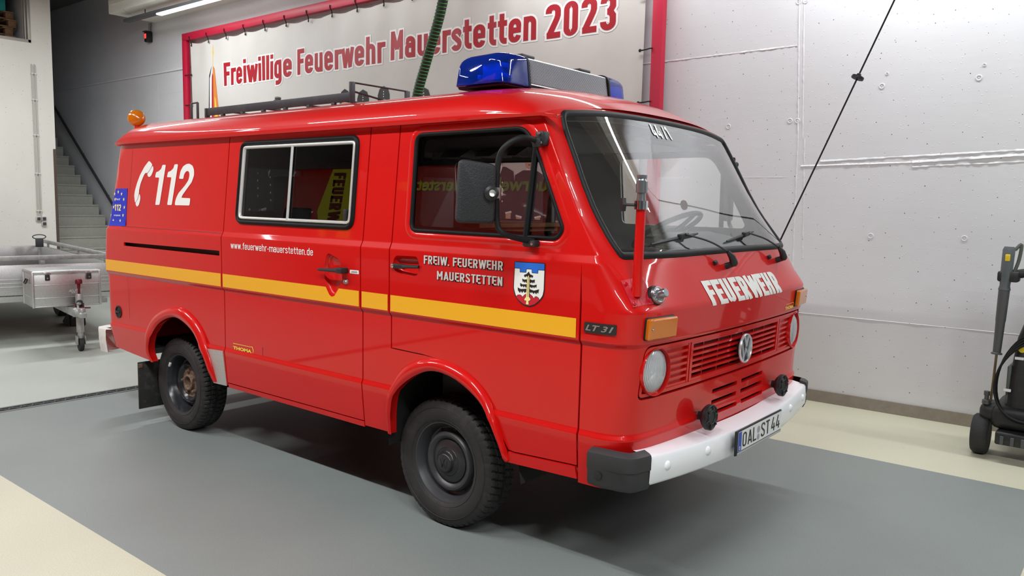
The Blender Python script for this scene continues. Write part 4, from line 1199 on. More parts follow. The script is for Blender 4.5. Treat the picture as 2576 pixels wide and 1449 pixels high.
bm = B(); box(bm, (-.398, -1.014, 1.283), (-.300, -.998, 1.307), .007); tube(bm, [(-.31, -1.010, 1.296), (-.26, -1.012, 1.299), (-.207, -1.006, 1.300)], [.010, .0095, .008], 10); hnd = obj('door_handle', bm, plastic, cabdoor)
bm = B(); lathe(bm, [(.010, 0), (.010, .004), (.006, .006), (0, .006)], (-.382, -1.013, 1.295), (0, -1, 0), 14, cap=False); obj('door_lock', bm, steel, cabdoor)

# ---- maker's flap emblem on the sliding door, badge behind the front wheel
letter('workshop_lettering', 'THOMA', gold_film, sliding, near, box_=(-1.848, .6862, -1.648, .0205), bold=.055, off=.002, us=UX)
decal('workshop_line', [[(-1.8478, .7248), (-1.8479, .7206), (-1.6678, .7218), (-1.6447, .7241), (-1.6359, .7099), (-1.6338, .6995), (-1.6375, .691), (-1.6376, .687), (-1.6293, .6961), (-1.6278, .711), (-1.6377, .727), (-1.6469, .7279), (-1.6654, .7251)]], gold_film, sliding, near, .002)
decal('panel_seam', [[(-1.537, .686), (-1.534, .686), (-1.535, .737), (-1.538, .737)], ], red_dark, sliding, near, .0008)
lt = panel('model_badge', [rpoly([(-1.159, 1.097), (-1.020, 1.097), (-1.020, 1.139), (-1.159, 1.139)], .004, 3)], nose, plastic, van, [-1.159+.01*k for k in range(14)], [], .008, .006)
letter('badge_lettering', 'LT 31', steel, lt, nose, box_=(-1.152, 1.106, -1.030, .024), bold=.025, shear=.3, off=.0075, us=[-1.159+.01*k for k in range(14)])

for lp_ in ([(-3.25, 1.3945), (-1.948, 1.394), (-1.948, 1.398), (-3.25, 1.398)], [(-3.176, 1.40), (-3.174, 1.40), (-3.172, 1.95), (-3.174, 1.95)], [(-3.186, .49), (-3.184, .49), (-3.184, 1.05), (-3.186, 1.05)]):
    decal('panel_seam', [lp_], red_dark, quarter, near, .0006, UX)
# tread plate patch and filler cap
decal('tread_plate', [[(-2.150, .652), (-1.950, .662), (-1.947, .438), (-2.098, .434)]], M('tread_plate', (.62, .61, .60), .45, metal=.7, bump=(55, .5, .004)), quarter, near, .004, (), [], .004)
bm = B(); lathe(bm, [(.046, -.004), (.046, .006), (.038, .008), (.036, .001), (0, .001)], (-3.352, -.984, .768), (0, -1, 0), 24, cap=False); fc = obj('filler_cap', bm, plastic, van)
bm = B(); box(bm, (-3.382, -.996, .760), (-3.322, -.983, .776), .003, mat=None); obj('cap_grip', bm, plastic, fc)

# ---- headlamp panel with grille
recess = panel('grille_backing', [inset(gr_o, -.012)], nose_in(.060), underbody, nose_o, AU, ())
def band(name, loops, d, mat, parent, depth=.02): return panel(name, loops, nose_in(d), mat, parent, AU, [], depth)
gf = band('grille_frame', [inset(gr_o, .010), inset(gr_o, .024)], .003, red, van, .05)
def slat(a0, a1, z0, z1, d, depth=.03): return [[(a0, z0), (a1, z0), (a1, z1), (a0, z1)]]
# centre field
zi0, zi1 = .846, 1.027
cfr = band('grille_bars', [[(-.522, zi0), (.522, zi0), (.522, zi1), (-.522, zi1)], [(-.502, zi0+.014), (.502, zi0+.014), (.502, zi1-.014), (-.502, zi1-.014)]], .006, red, gf, .03)
NB = 5
for k in range(1, NB+1):
    z = zi0+.014 + (zi1-zi0-.028)*k/(NB+1)
    band('grille_slat', slat(-.503, .503, z-.0055, z+.0055, 0), .010, red, gf, .026)
for a in (-.36, -.21, -.07, .07, .21, .36): band('grille_rib', [[(a-.004, zi0), (a+.004, zi0), (a+.004, zi1), (a-.004, zi1)]], .030, red, gf, .02)
band('grille_rear_screen', [[(-.50, zi1-.045), (.50, zi1-.045), (.50, zi1-.01), (-.50, zi1-.01)]], .036, red_dark, gf, .004)
HL_A, HL_Z, HL_R = .806, .933, .094
for s in (-1, 1):
    l0, l1 = sorted((s*.532, s*.892))
    ring = circle(s*HL_A, HL_Z, HL_R+.012, 40)
    sp = band('lamp_surround', [[(l0, zi0-.0), (l1, zi0), (l1-(.012 if s > 0 else 0), zi1), (l0+(.012 if s < 0 else 0), zi1)], ring], .022, red, van, .02)
    i0, i1 = sorted((s*.534, s*(HL_A-HL_R-.004)))
    band('lamp_side_frame', [[(sorted((s*.532, s*.545))[0], zi0), (sorted((s*.532, s*.545))[1], zi0), (sorted((s*.532, s*.545))[1], zi1), (sorted((s*.532, s*.545))[0], zi1)]], .006, red, sp, .03)
    for k in range(0, NB+2):
        z = zi0+.007 + (zi1-zi0-.014)*k/(NB+1)
        dz = abs(z-HL_Z); reach = HL_A - (math.sqrt(max(0, (HL_R+.008)**2-dz*dz)) if dz < HL_R+.008 else -.02)
        b0, b1 = sorted((s*.534, s*reach))
        band('grille_slat', slat(b0, b1, z-.0055, z+.0055, 0), .008, red, sp, .02)
    c0 = Vector(nose(s*HL_A, HL_Z)); ax = (Vector((1, 0, 0)) + Vector((0, s*.10, 0))).normalized()
    bm = B(); lathe(bm, [(HL_R+.008, -.05), (HL_R+.008, .000), (HL_R+.006, .004), (HL_R+.004, .004), (HL_R+.001, -.018), (HL_R-.002, -.05)], c0, ax, 48, cap=False); obj('lamp_bezel', bm, red, sp, 50)
    bm = B(); lathe(bm, [(HL_R-.001, -.022), (HL_R-.010, -.036), (.06, -.066), (.03, -.080), (0, -.085)], c0, ax, 40, cap=False)
    hl = obj('headlamp', bm, M('reflector', (.90, .92, .96), .34, metal=1., bump=(35, .4, .01)), van, 60)
    bm = B(); lathe(bm, [(HL_R+.001, -.018), (HL_R-.008, -.006), (.06, .004), (.03, .008), (0, .009)], c0, ax, 40, cap=False); obj('lamp_glass', bm, lens_glass(), hl, 70)
    bm = B(); lathe(bm, [(.018, -.055), (.018, -.02), (.014, -.016), (0, -.015)], c0, ax, 16, cap=False); obj('bulb_shield', bm, steel, hl, 50)
    # indicators
    a0, a1 = sorted((s*.712, s*.900))
    lp = rpoly([(a0, 1.077), (a1, 1.077), (a1, 1.163), (a0, 1.163)], .008, 3)
    il = pad('indicator', lp, nose, .026, amber, van, chamf=.006)
    ib = pad('indicator_base', inset(lp, -.004), nose, .007, rubber, il)
    c1 = Vector(nose(s*.88, 1.12)) + Vector((.026, s*.004, 0)); bm = B(); lathe(bm, [(.005, 0), (.004, .002), (0, .002)], c1, (1, s*.25, 0), 10, cap=False); obj('lens_screw', bm, steel, il)
# round emblem
def emblem(name, c, ax, up, r, ring_m, fill_m, parent, t=.006):
    ax = Vector(ax).normalized(); up = (Vector(up)-ax*Vector(up).dot(ax)).normalized(); rt = up.cross(ax); c = Vector(c)
    bm = B(); lathe(bm, [(r*.93, 0), (r*.93, t*.35), (0, t*.35)], c, ax, 32, cap=False); disc = obj(name, bm, fill_m, parent, 40)
    bm = B(); lathe(bm, [(r*.99, -.001), (r, t*.5), (r*.97, t), (r*.90, t), (r*.87, t*.5), (r*.86, 0)], c, ax, 40, cap=False)
    obj('emblem_ring', bm, ring_m, disc, 50)
    def stroke(name, pts, w):
        b = B(); P2 = [Vector(p) for p in pts]; L = []; R_ = []
        for i, p in enumerate(P2):
            d = (P2[min(i+1, len(P2)-1)]-P2[max(i-1, 0)]).normalized(); nn = Vector((-d.y, d.x))
            if 0 < i < len(P2)-1:
                d1 = (P2[i]-P2[i-1]).normalized(); k = 1/max(.35, abs(nn.dot(Vector((-d1.y, d1.x)))))
            else: k = 1
            L.append(p+nn*w*k); R_.append(p-nn*w*k)
        poly = L+R_[::-1]
        f3 = lambda q, h: c + rt*(q[0]*r) + up*(q[1]*r) + ax*h
        lo = [b.verts.new(f3(q, 0)) for q in poly]; hi = [b.verts.new(f3(q, t)) for q in poly]; n = len(poly); m = len(P2)
        for i in range(m-1): b.faces.new((hi[i], hi[i+1], hi[n-2-i], hi[n-1-i]))
        for i in range(n): b.faces.new((lo[i], lo[(i+1) % n], hi[(i+1) % n], hi[i]))
        obj(name, b, ring_m, disc, 30)
    stroke('letter_stroke', [(-.33, .84), (0, .10), (.33, .84)], .060)
    stroke('letter_stroke', [(-.72, .52), (-.34, -.74), (0, .02), (.34, -.74), (.72, .52)], .060)
    return disc
emblem('front_emblem', Vector(nose(0, .936))+Vector((.014, 0, 0)), (1, 0, 0), (0, 0, 1), .072, polished, black_film, van, .010)
bm = B(); lathe(bm, [(.03, -.05), (.04, 0), (.04, .012), (0, .012)], Vector(nose(0, .936)), (1, 0, 0), 24, cap=False); obj('emblem_mount', bm, plastic, van)

# ---- front lettering
def fe(u, v):
    return (-.440+u*.824 + (1-v)*(.060+.022*u), 1.175 + v*.1105)
sign('front_lettering', 'FEUERWEHR', white_film, nose_o, nose, None, fe, h=.100, off=.002, us=AU, vs=[1.185, 1.20, 1.25], track=.0)
letter('workshop_lettering', 'THOMA', gold_film, nose_o, nose, box_=(.552, 1.069, .700, .018), bold=.055, off=.002)
decal('workshop_line', [[(.556, 1.101), (.690, 1.101), (.703, 1.095), (.706, 1.082), (.703, 1.080), (.699, 1.094), (.689, 1.0985), (.556, 1.0985)]], gold_film, nose_o, nose, .002)

# ---- wipers, washer jets
for a in (-.150, .505):
    p = Vector(nose(a, 1.338)); nrm = Vector((.93, 0, .36))
    bm = B(); tube(bm, [p-nrm*.01, p+nrm*.042], [.016, .014], 12); w0 = obj('wiper', bm, plastic, van, 40)
    q0 = p+nrm*.042
    e0 = Vector(nose(a-.055, 1.392)) + nrm*.052
    bm = B(); tube(bm, [q0+Vector((0, .012, -.004)), q0, q0.lerp(e0, .5)+nrm*.006, e0], [.012, .019, .016, .008], 10); obj('wiper_arm_base', bm, plastic, w0, 60)
    m1 = Vector(nose(a-.19, 1.44)) + nrm*.05; tip = Vector(nose(a-.330, 1.480)) + nrm*.030
    bm = B(); tube(bm, catmull([e0, m1, tip], 8), .0045, 8); obj('wiper_arm', bm, plastic, w0)
    bA = Vector(nose(a-.575, 1.447)) + nrm*.012; bB = Vector(nose(a-.175, 1.486)) + nrm*.012
    bm = B(); tube(bm, [bA.lerp(bB, t)+nrm*.006*math.sin(PI*t) for t in (0, .1, .3, .5, .7, .9, 1)], [.004, .006, .0075, .008, .0075, .006, .004], 6); bl = obj('wiper_blade', bm, plastic, w0)
    bm = B(); box(bm, (-.035, -.011, -.010), (.035, .011, .014), .004, mat=Matrix.Translation(bA.lerp(bB, .62)+nrm*.012) @ (bB-bA).to_track_quat('X', 'Z').to_matrix().to_4x4()); obj('blade_clip', bm, plastic, w0)
    bm = B(); tube(bm, [bA.lerp(bB, .05)-nrm*.006, bA.lerp(bB, .95)-nrm*.006], .003, 6); obj('rubber_lip', bm, rubber, w0)
    j = Vector(nose(a-.115, 1.356)); bm = B(); tube(bm, [j-nrm*.004, j+nrm*.010, j+nrm*.016+Vector((0, -.014, .006))], [.011, .012, .006], 10); obj('washer_jet', bm, plastic, nose_o)

# ---- antenna mast on a bolted plate
mp_ = [(-.946, 1.309), (-.826, 1.324), (-.838, 1.217), (-.952, 1.208)]
pl = pad('mast_plate', mp_, nose, .006, M('red_brush_paint', (.50, .008, .02), .3, coat=.6, bump=(90, .35, .003)), van, chamf=.001)
def onnose(a, z, d): return Vector(nose_in(-d)(a, z))
m0 = onnose(-.902, 1.250, .002); m1 = Vector((m0.x+.012, m0.y-.012, 1.606))
bm = B(); tube(bm, [m0, m0.lerp(m1, .4), m1], [.021, .020, .019], 16); mast = obj('aerial_mast', bm, red, van, 50)
for (a, z) in ((-.930, 1.296), (-.842, 1.307), (-.936, 1.222), (-.852, 1.229)):
    c = onnose(a, z, .005); bm = B(); lathe(bm, [(.009, 0), (.008, .005), (0, .006)], c, (.9, -.25, .3), 8, cap=False); obj('plate_bolt', bm, pl.data.materials[0], pl, 30)
bm = B(); lathe(bm, [(.027, 0), (.027, .034), (0, .034)], m1-Vector((0, 0, .010)), (0, 0, 1), 20); cl = obj('mast_clamp', bm, chrome, mast)
bm = B(); lathe(bm, [(.019, .024), (.017, .045), (.017, .055), (.023, .056), (.023, .100), (.018, .103), (.016, .110), (.020, .112), (.020, .124), (.006, .126), (0, .126)], m1, (0, 0, 1), 18); obj('aerial_socket', bm, M('zinc', (.33, .34, .37), .3, metal=.9), mast, 40)
bm = B(); tube(bm, [m1+Vector((-.02, -.02, .008)), m1+Vector((-.045, -.040, .008))], .006, 8); 
kc = m1+Vector((-.050, -.044, .008)); kd = Vector((-.75, -.66, 0)); lathe(bm, [(.010, -.006), (.030, -.003), (.030, .011), (.008, .014), (0, .014)], kc, kd, 6); obj('clamp_knob', bm, plastic, mast)
# round chrome siren button beside the plate
c = onnose(-.806, 1.246, 0); d_ = Vector((.94, -.12, .34)).normalized()
bm = B(); lathe(bm, [(.042, -.005), (.044, .006), (.038, .012)], c, d_, 28); bell = obj('signal_fitting', bm, rubber, van)
bm = B(); lathe(bm, [(.037, .010), (.038, .020), (.034, .026), (.024, .027), (.019, .030), (.019, .058), (.016, .062), (0, .062)], c, d_, 28); obj('fitting_body', bm, M('zinc'), bell, 40)
bm = B()
x_, y_, z_ = frame_of(d_)
for k in range(20):
    t = 2*PI*k/20; lathe(bm, [(.0028, 0), (.0024, .003), (0, .0035)], c+d_*.026+(x_*math.cos(t)+y_*math.sin(t))*.030, d_, 6)
o = obj('fitting_beads', bm, chrome, bell); o['kind'] = 'stuff'

# ---- front bumper
def bx(y): return 1.092 - .077*(y/.905)**2
bm = B(); prev = None; sec = [(-.100, .624), (-.02, .611), (-.006, .607), (0, .598), (.004, .55), (.001, .50), (-.004, .490), (-.012, .486), (-.05, .486)]
for k in range(41):
    y = -.905 + 1.81*k/40; zc = .018*(1-(y/.905)**2)
    r = [bm.verts.new((bx(y)+a, y, b-zc)) for a, b in sec]
    if prev:
        for q in range(len(sec)-1): bm.faces.new((prev[q], prev[q+1], r[q+1], r[q]))
    prev = r
bump = part('front_bumper', bm, white_paint, 40)
for y in (-.790, -.490, .515, .80):
    bm = B(); lathe(bm, [(.021, -.002), (.020, .003), (.014, .009), (0, .011)], (bx(y)+.002, y, .551), (1, 0, 0), 18, cap=False); obj('bumper_bolt', bm, white_paint, bump, 60)
for s in (-1, 1):
    plan = [(.795, 1.028), (.86, 1.030), (.945, 1.020), (.985, 1.004), (1.004, .978), (1.012, .945), (1.022, .902)]
    cs = [(.040, .630), (.012, .622), (.003, .616), (0, .606), (.001, .556), (.006, .550), (.006, .490), (.014, .474), (.040, .470)]
    bm = B(); prev = None
    for k, (x, y) in enumerate(plan):
        a = plan[max(k-1, 0)]; b = plan[min(k+1, len(plan)-1)]; n = Vector((b[1]-a[1], -(b[0]-a[0]))); n = Vector((-n.x, -n.y)).normalized()
        if n.dot(Vector((x-.7, y-.5))) < 0: n = -n
        dz = .022*max(0, (.95-x)/.155) if x < .95 else 0
        r = []
        for d, z in cs:
            zz = z + (-.004+ .010*(1 if z > .55 else 0) if k < 2 else 0)
            r.append(bm.verts.new((x-n.x*d, s*(y-n.y*d), zz-(dz*.4 if z > .5 else -dz*.3))))
        if prev:
            for q in range(len(cs)-1): bm.faces.new((prev[q], prev[q+1], r[q+1], r[q]))
        else: bm.faces.new(r)
        prev = r
    bm.faces.new(prev)
    obj('bumper_end', bm, M('scuffed_plastic', (.028, .028, .030), .55, noise=(60, (.20, .19, .19), .70, .78)), bump, 35)
bm = B(); lathe(bm, [(.017, -.004), (.017, .002), (.014, .003), (0, .003)], (.85, -1.026, .525), (0, -1, 0), 18, cap=False); obj('end_plug', bm, plastic, bump)
# number plate
PX = 1.112
bm = B(); box(bm, (PX, -.306, .490), (PX+.010, .246, .606), .004); plate = obj('plate_holder', bm, plastic, van)
def flat_x(y, z): return (PX+.011+.0*y, y, z)
decal('number_plate', [rpoly([(-.292, .508), (.238, .508), (.238, .600), (-.292, .600)], .006, 3)], M('plate_white', (.78, .78, .80), .35), plate, flat_x, .0008)
decal('country_band', [[(-.290, .510), (-.252, .510), (-.252, .598), (-.290, .598)]], M('plate_blue', (.01, .06, .42), .35), plate, flat_x, .0016)
for t_, a, b in (('OAL', -.240, -.085), ('ST', -.022, .078), ('44', .105, .215)):
    sign('plate_lettering', t_, black_film, plate, flat_x, box_=(a, .520, b, .068), h=.060, off=.0016, track=.06)
decal('plate_seal', [circle(-.054, .566, .017)], M('seal_grey', (.35, .36, .40), .5), plate, flat_x, .0016)
decal('plate_seal', [circle(-.054, .530, .015)], M('seal_grey'), plate, flat_x, .0016)
letter('country_letter', 'D', white_film, plate, flat_x, box_=(-.279, .516, -.264, .016), bold=.03, off=.0024)
decal('holder_strip', [[(-.295, .494), (.24, .494), (.24, .505), (-.295, .505)]], M('strip_grey', (.42, .43, .45), .4), plate, flat_x, .0006)

# ---- horns on the bumper
for y in (-.425, .445):
    c = Vector((1.045, y, .683)); ax = Vector((.985, -.04, .02)).normalized()
    bm = B(); lathe(bm, [(.018, -.055), (.022, -.040), (.038, -.030), (.052, -.018), (.058, -.010), (.058, .008), (.053, .011), (.049, .006), (.042, .005), (.036, .009), (0, .009)], c, ax, 36); hn = obj('horn', bm, plastic, van, 30)
    x_, y_, z_ = frame_of(ax); bm = B()
    for k in range(6):
        t = 2*PI*k/6+.3; a = c+ax*.010+(x_*math.cos(t)+y_*math.sin(t))*.028; b2 = c+ax*.011+(x_*math.cos(t)+y_*math.sin(t))*.054
        tube(bm, [a, b2], .0035, 6)
    tube(bm, [c+ax*.010+(x_*math.cos(t)+y_*math.sin(t))*.030 for t in [2*PI*k/24 for k in range(24)]], .0035, 6, closed=True)
    obj('horn_grille', bm, plastic, hn)
    bm = B(); tube(bm, [c-ax*.045, c+Vector((-.075, -.004, -.02)), c+Vector((-.085, 0, -.07))], .006, 8); obj('horn_bracket', bm, M('rusty_bracket', (.20, .15, .12), .7, metal=.4), hn)
    bm = B(); tube(bm, catmull([c-ax*.05+Vector((0, 0, .02)), c+Vector((-.085, -.05, .015)), c+Vector((-.08, -.06, -.05)), c+Vector((-.075, -.025, -.085)), c+Vector((-.11, -.03, -.07))], 6), .0026, 6); obj('horn_wire', bm, M('wire_brown', (.10, .08, .07), .6), hn)
    bm = B(); tube(bm, catmull([c-ax*.05-Vector((0, 0, .015)), c+Vector((-.08, -.035, -.03)), c+Vector((-.075, -.06, -.085)), c+Vector((-.10, -.015, -.085)), c+Vector((-.125, -.04, -.06))], 6), .0026, 6); obj('horn_wire', bm, M('wire_brown'), hn)

# ---- mirrors
def mirror(s):
    Y = lambda y: s*y
    bm = B(); arm = catmull([(.478, Y(.965), 1.872), (.460, Y(1.07), 1.880), (.418, Y(1.128), 1.842), (.394, Y(1.142), 1.780), (.391, Y(1.146), 1.65), (.395, Y(1.143), 1.525), (.418, Y(1.125), 1.485), (.446, Y(1.05), 1.462), (.468, Y(.99), 1.452)], 6)
    tube(bm, arm, .0125, 12); mi = obj('mirror', bm, rubber, van, 60)
    bm = B(); box(bm, (.455, Y(.965)-.014, 1.855), (.500, Y(.965)+.02*(1 if s < 0 else -1)+.014, 1.915), .008); box(bm, (.46, Y(.985)-.02, 1.845), (.49, Y(.985)+.012, 1.885), .006); obj('mirror_bracket', bm, plastic, mi)
    bm = B(); box(bm, (.430, Y(1.0)-.022, 1.428), (.500, Y(1.0)+.022, 1.458), .010); obj('mirror_bracket', bm, plastic, mi)
    for z, x in ((1.905, .480), (1.866, .491), (1.443, .485)):
        bm = B(); lathe(bm, [(.007, 0), (.006, .004), (0, .005)], (x, Y(.985) if z > 1.5 else Y(1.022), z), (0, s, 0), 10, cap=False); obj('bracket_screw', bm, steel, mi)
    # head: facing rearwards, back cover seen
    cx, cz = .395, 1.650
    m4 = Matrix.Translation((.392, Y(1.148), 1.655)) @ Matrix.Rotation(s*math.radians(-52 if s < 0 else -52), 4, 'Z')
    bm = B(); ol = rpoly([(-.172, -.128), (-.010, -.130), (-.006, .112), (-.160, .132)], .026, 6)
    if s > 0: ol = ol
    la = [(0, .034), (.004, .034), (.022, .020), (.030, -.004), (.030, -.010)]
    rings = []
    for d, h in ((.014, .030), (.005, .027), (0, .017), (0, -.008), (.004, -.012)):
        lp = inset(ol, d) if d else ol
        rings.append([bm.verts.new(m4 @ Vector((p[0], -s*-1*h*1.0*(1), p[1])) if s < 0 else m4 @ Vector((p[0], h, p[1]))) for p in lp])
    n = len(ol)
    for a, b2 in zip(rings, rings[1:]):
        for i in range(n): bm.faces.new((a[i], a[(i+1) % n], b2[(i+1) % n], b2[i]))
    bm.faces.new(rings[0]); bm.faces.new(rings[-1])
    obj('mirror_head', bm, M('mirror_shell', (.012, .013, .017), .6, bump=(160, .7, .004)), mi, 45)
    return mi, m4
mi, m4 = mirror(-1); mirror(1)
hd = m4 @ Vector((-.030, -.030, -.005)); out = (m4.to_3x3() @ Vector((0, -1, 0)))
bm = B(); lathe(bm, [(.030, 0), (.030, .018), (.020, .026), (0, .026)], hd, out, 24); obj('mirror_joint', bm, plastic, mi)
bm = B(); tube(bm, [hd+out*.024, hd+out*.036, (.390, -1.165, 1.652)], [.013, .014, .012], 12); lathe(bm, [(.019, -.022), (.019, .022)], (.392, -1.146, 1.652), (0, 0, 1), 16); obj('mirror_clamp', bm, steel, mi)
# ------------------------------------------------------------------ wheels
def tyre_mesh(block, zig):
    """tyre around the +h axis (h = outward), lugs cut into the tread"""
    R, Wd = .325, .092
    prof = [(.197, .062), (.200, .074), (.212, .084), (.232, .092), (.255, .0965), (.275, .0955), (.290, .0915), (.300, .088), (.308, .084)]
    tread = [(.315, .080, 0), (.3195, .074, 1), (.3225, .066, 1), (.324, .056, 1), (.3245, .046, 1), (.3245, .041, 2), (.3250, .036, 1), (.3252, .022, 1), (.3253, .012, 1), (.3253, .008, 2), (.3253, .003, 2), (.3253, 0, 1)]
    full = [(r, h, -1) for r, h in prof] + tread
    full = full + [(r, -h, k) for r, h, k in full[-2::-1]]
    n = 360; bm = B(); rings = []
    for (r, h, k) in full:
        ring = []
        for i in range(n):
            th = 2*PI*i/n
            rr = r
            if k >= 0:
                ph = (i/n*block + zig*h*(1 if abs(h) < .05 else 1) + (.5 if h < 0 else 0)) % 1.
                edge = abs(h) > .045
                gap = .26 if edge else .16
                if k == 2: rr -= .009
                elif ph < gap: rr -= .0085 if k == 1 else .005
            elif h > .08 and .285 < r < .305:
                ph = (i/n*block + zig*h) % 1.
                if ph < .26: rr -= .003
            ring.append(bm.verts.new((rr*math.cos(th), rr*math.sin(th), h)))
        rings.append(ring)
    for a, b in zip(rings, rings[1:]):
        for i in range(n): bm.faces.new((a[i], a[(i+1) % n], b[(i+1) % n], b[i]))
    return bm

def to_wheel(x, s):
    """wheel space (h outward) -> world at axle x, side s"""
    return Matrix.Translation((x, s*.808, .3235)) @ (Matrix.Rotation(PI/2, 4, 'X') if s < 0 else Matrix.Rotation(-PI/2, 4, 'X'))
def wheel(x, s, front):
    m = to_wheel(x, s)
    bm = tyre_mesh(52 if front else 62, -7 if front else 4)
    # the tyre sits flat on the floor
    for v in bm.verts: v.co = m @ v.co
    for v in bm.verts:
        if v.co.z < .002: v.co.z = .002 + (v.co.z-.002)*.05
    w = obj('wheel', bm, tyre_rubber, van, 28)
    # sidewall bead lines and lettering
    Z = (0, 0, 1); O = (0, 0, 0)
    def L(prof, mat, name, parent=w, seg=56, sm=35):
        b = B(); lathe(b, prof, O, Z, seg, cap=False)
        for v in b.verts: v.co = m @ v.co
        return obj(name, b, mat, parent, sm)
    L([(.2185, .0870), (.2200, .0895), (.2215, .0885)], tyre_rubber, 'sidewall_rib'); L([(.2775, .0955), (.279, .0972), (.2805, .0945)], tyre_rubber, 'sidewall_rib')
    def arc(u, v):
        th = u/.262; r = .250 + v
        if r < .2555: hh = .0955
        else: hh = .0965 - (r-.2555)*.08
        return tuple(m @ Vector((r*math.cos(th), r*math.sin(th), hh)))
    def arcr(u, v): return arc(u, v)
    for txt, a0, wdt in ((('GOLDHORN', 1.9, .30), ('ALL SEASON', .55, .22)) if False else ()): pass
    if front:
        L([(.196, .060), (.204, .068), (.207, .073), (.2045, .078), (.199, .077), (.193, .066), (.186, .052), (.178, .030), (.172, .018), (.163, .014), (.158, .018), (.154, .030), (.150, .044), (.142, .053), (.132, .055), (.122, .050), (.114, .040), (.110, .036)], rim_grey, 'rim')
        L([(.112, .034), (.108, .044), (.100, .049), (.085, .053), (.0725, .055), (.0715, .0535), (.070, .0555), (.055, .060), (.050, .066), (.047, .078), (.044, .083), (.040, .085), (0, .086)], M('hub_black', (.020, .020, .022), .32, noise=(30, (.07, .06, .05), .62, .8)), 'hub_cap')
        for k in range(10):
            t = 2*PI*k/10 + .2; b = B(); box(b, (.150, -.010, .0185), (.166, .010, .026), .003, mat=Matrix.Rotation(t, 4, 'Z'))
            for v in b.verts: v.co = m @ v.co
            obj('vent_slot', b, underbody, w)
        nrm = m.to_3x3() @ Vector((0, 0, 1))
        def cap_stroke(pts):
            b = B(); f3 = lambda q: m @ Vector((q[0]*.034*(1 if s < 0 else -1), q[1]*.034, .0868))
            tube(b, [f3(p) for p in pts], .0028, 6); obj('cap_emblem', b, rim_grey, w)
        cap_stroke([(-.33, .84), (0, .10), (.33, .84)]); cap_stroke([(-.72, .52), (-.34, -.74), (0, .02), (.34, -.74), (.72, .52)])
    else:
        L([(.196, .060), (.204, .068), (.207, .073), (.2045, .078), (.199, .077), (.192, .064), (.184, .045), (.176, .012), (.168, -.002), (.158, -.004), (.150, .004), (.143, .022), (.136, .032), (.126, .036), (.116, .030), (.108, .016), (.102, .010)], rim_black, 'rim')
        L([(.103, .010), (.098, .008), (.060, .012), (.056, .016)], rust, 'hub_disc')
        L([(.058, .010), (.056, .030), (.050, .034), (.044, .033), (.041, .020), (.039, .004), (.030, .002), (0, .002)], rust, 'hub_centre')
        for k in range(5):
            t = 2*PI*k/5 + PI/2 + (.2 if s < 0 else 0)
            b = B(); lathe(b, [(.013, .008), (.013, .020), (.010, .024), (.008, .024), (.008, .034), (0, .036)], (.079*math.cos(t), .079*math.sin(t), 0), (0, 0, 1), 6)
            for v in b.verts: v.co = m @ v.co
            obj('wheel_nut', b, rust, w)
        for k in range(10):
            t = 2*PI*k/10; b = B(); box(b, (.146, -.012, .000), (.160, .012, .006), .002, mat=Matrix.Rotation(t, 4, 'Z'))
            for v in b.verts: v.co = m @ v.co
            obj('vent_slot', b, underbody, w)
        b = B(); box(b, (-.204, -.006, .066), (-.188, .030, .080), .004, mat=Matrix.Rotation(-.55 if s < 0 else .5, 4, 'Z'))
        for v in b.verts: v.co = m @ v.co
        obj('balance_weight', b, label_white, w)
    b = B(); tube(b, [(x, s*.80, .3235), (x, s*.55, .33)], .075, 16); obj('brake_drum', b, underbody, w)
    return w
FXW, RXW = -.138, -2.665
for s in (-1, 1): wheel(FXW, s, True); wheel(RXW, s, False)
for x in (FXW, RXW):
    bm = B(); tube(bm, [(x, -.62, .32), (x, .62, .32)], .045, 12); part('axle', bm, underbody)
# mud flap behind the near rear wheel
for s in (-1, 1):
    bm = B(); box(bm, (-3.060, s*.72 if s > 0 else -1.0, .095), (-3.048, s*1.0 if s > 0 else -.72, .435), .003); mf = part('mud_flap', bm, M('flap_rubber', (.022, .021, .019), .75, noise=(18, (.075, .068, .055), .5, .75)))
    bm = B(); box(bm, (-3.047, s*.985-.014, .395), (-3.040, s*.985+.014, .425), .003); obj('flap_bolt', bm, rust, mf)
# rear bumper
bm = B()
for s in (0,):
    prev = None
    for (x, y) in [(-3.575, -.985), (-3.68, -.99), (-3.765, -.955), (-3.80, -.88), (-3.81, -.6), (-3.81, .6), (-3.80, .88), (-3.765, .955), (-3.68, .99), (-3.575, .985)]:
        r = [bm.verts.new((x + (a if abs(y) < .97 else 0), y*(1-b), z)) for a, b, z in ((.07, .06, .606), (.004, .002, .610), (0, 0, .596), (.004, 0, .53), (.03, .012, .435), (.09, .07, .43))]
        if prev:
            for q in range(5): bm.faces.new((prev[q], prev[q+1], r[q+1], r[q]))
        prev = r
part('rear_bumper', bm, dirty_white, 40)
# tail pipe & spare bits below
bm = B(); tube(bm, [(-3.5, .45, .40), (-1.2, .45, .42)], .03, 12); part('exhaust_pipe', bm, underbody)

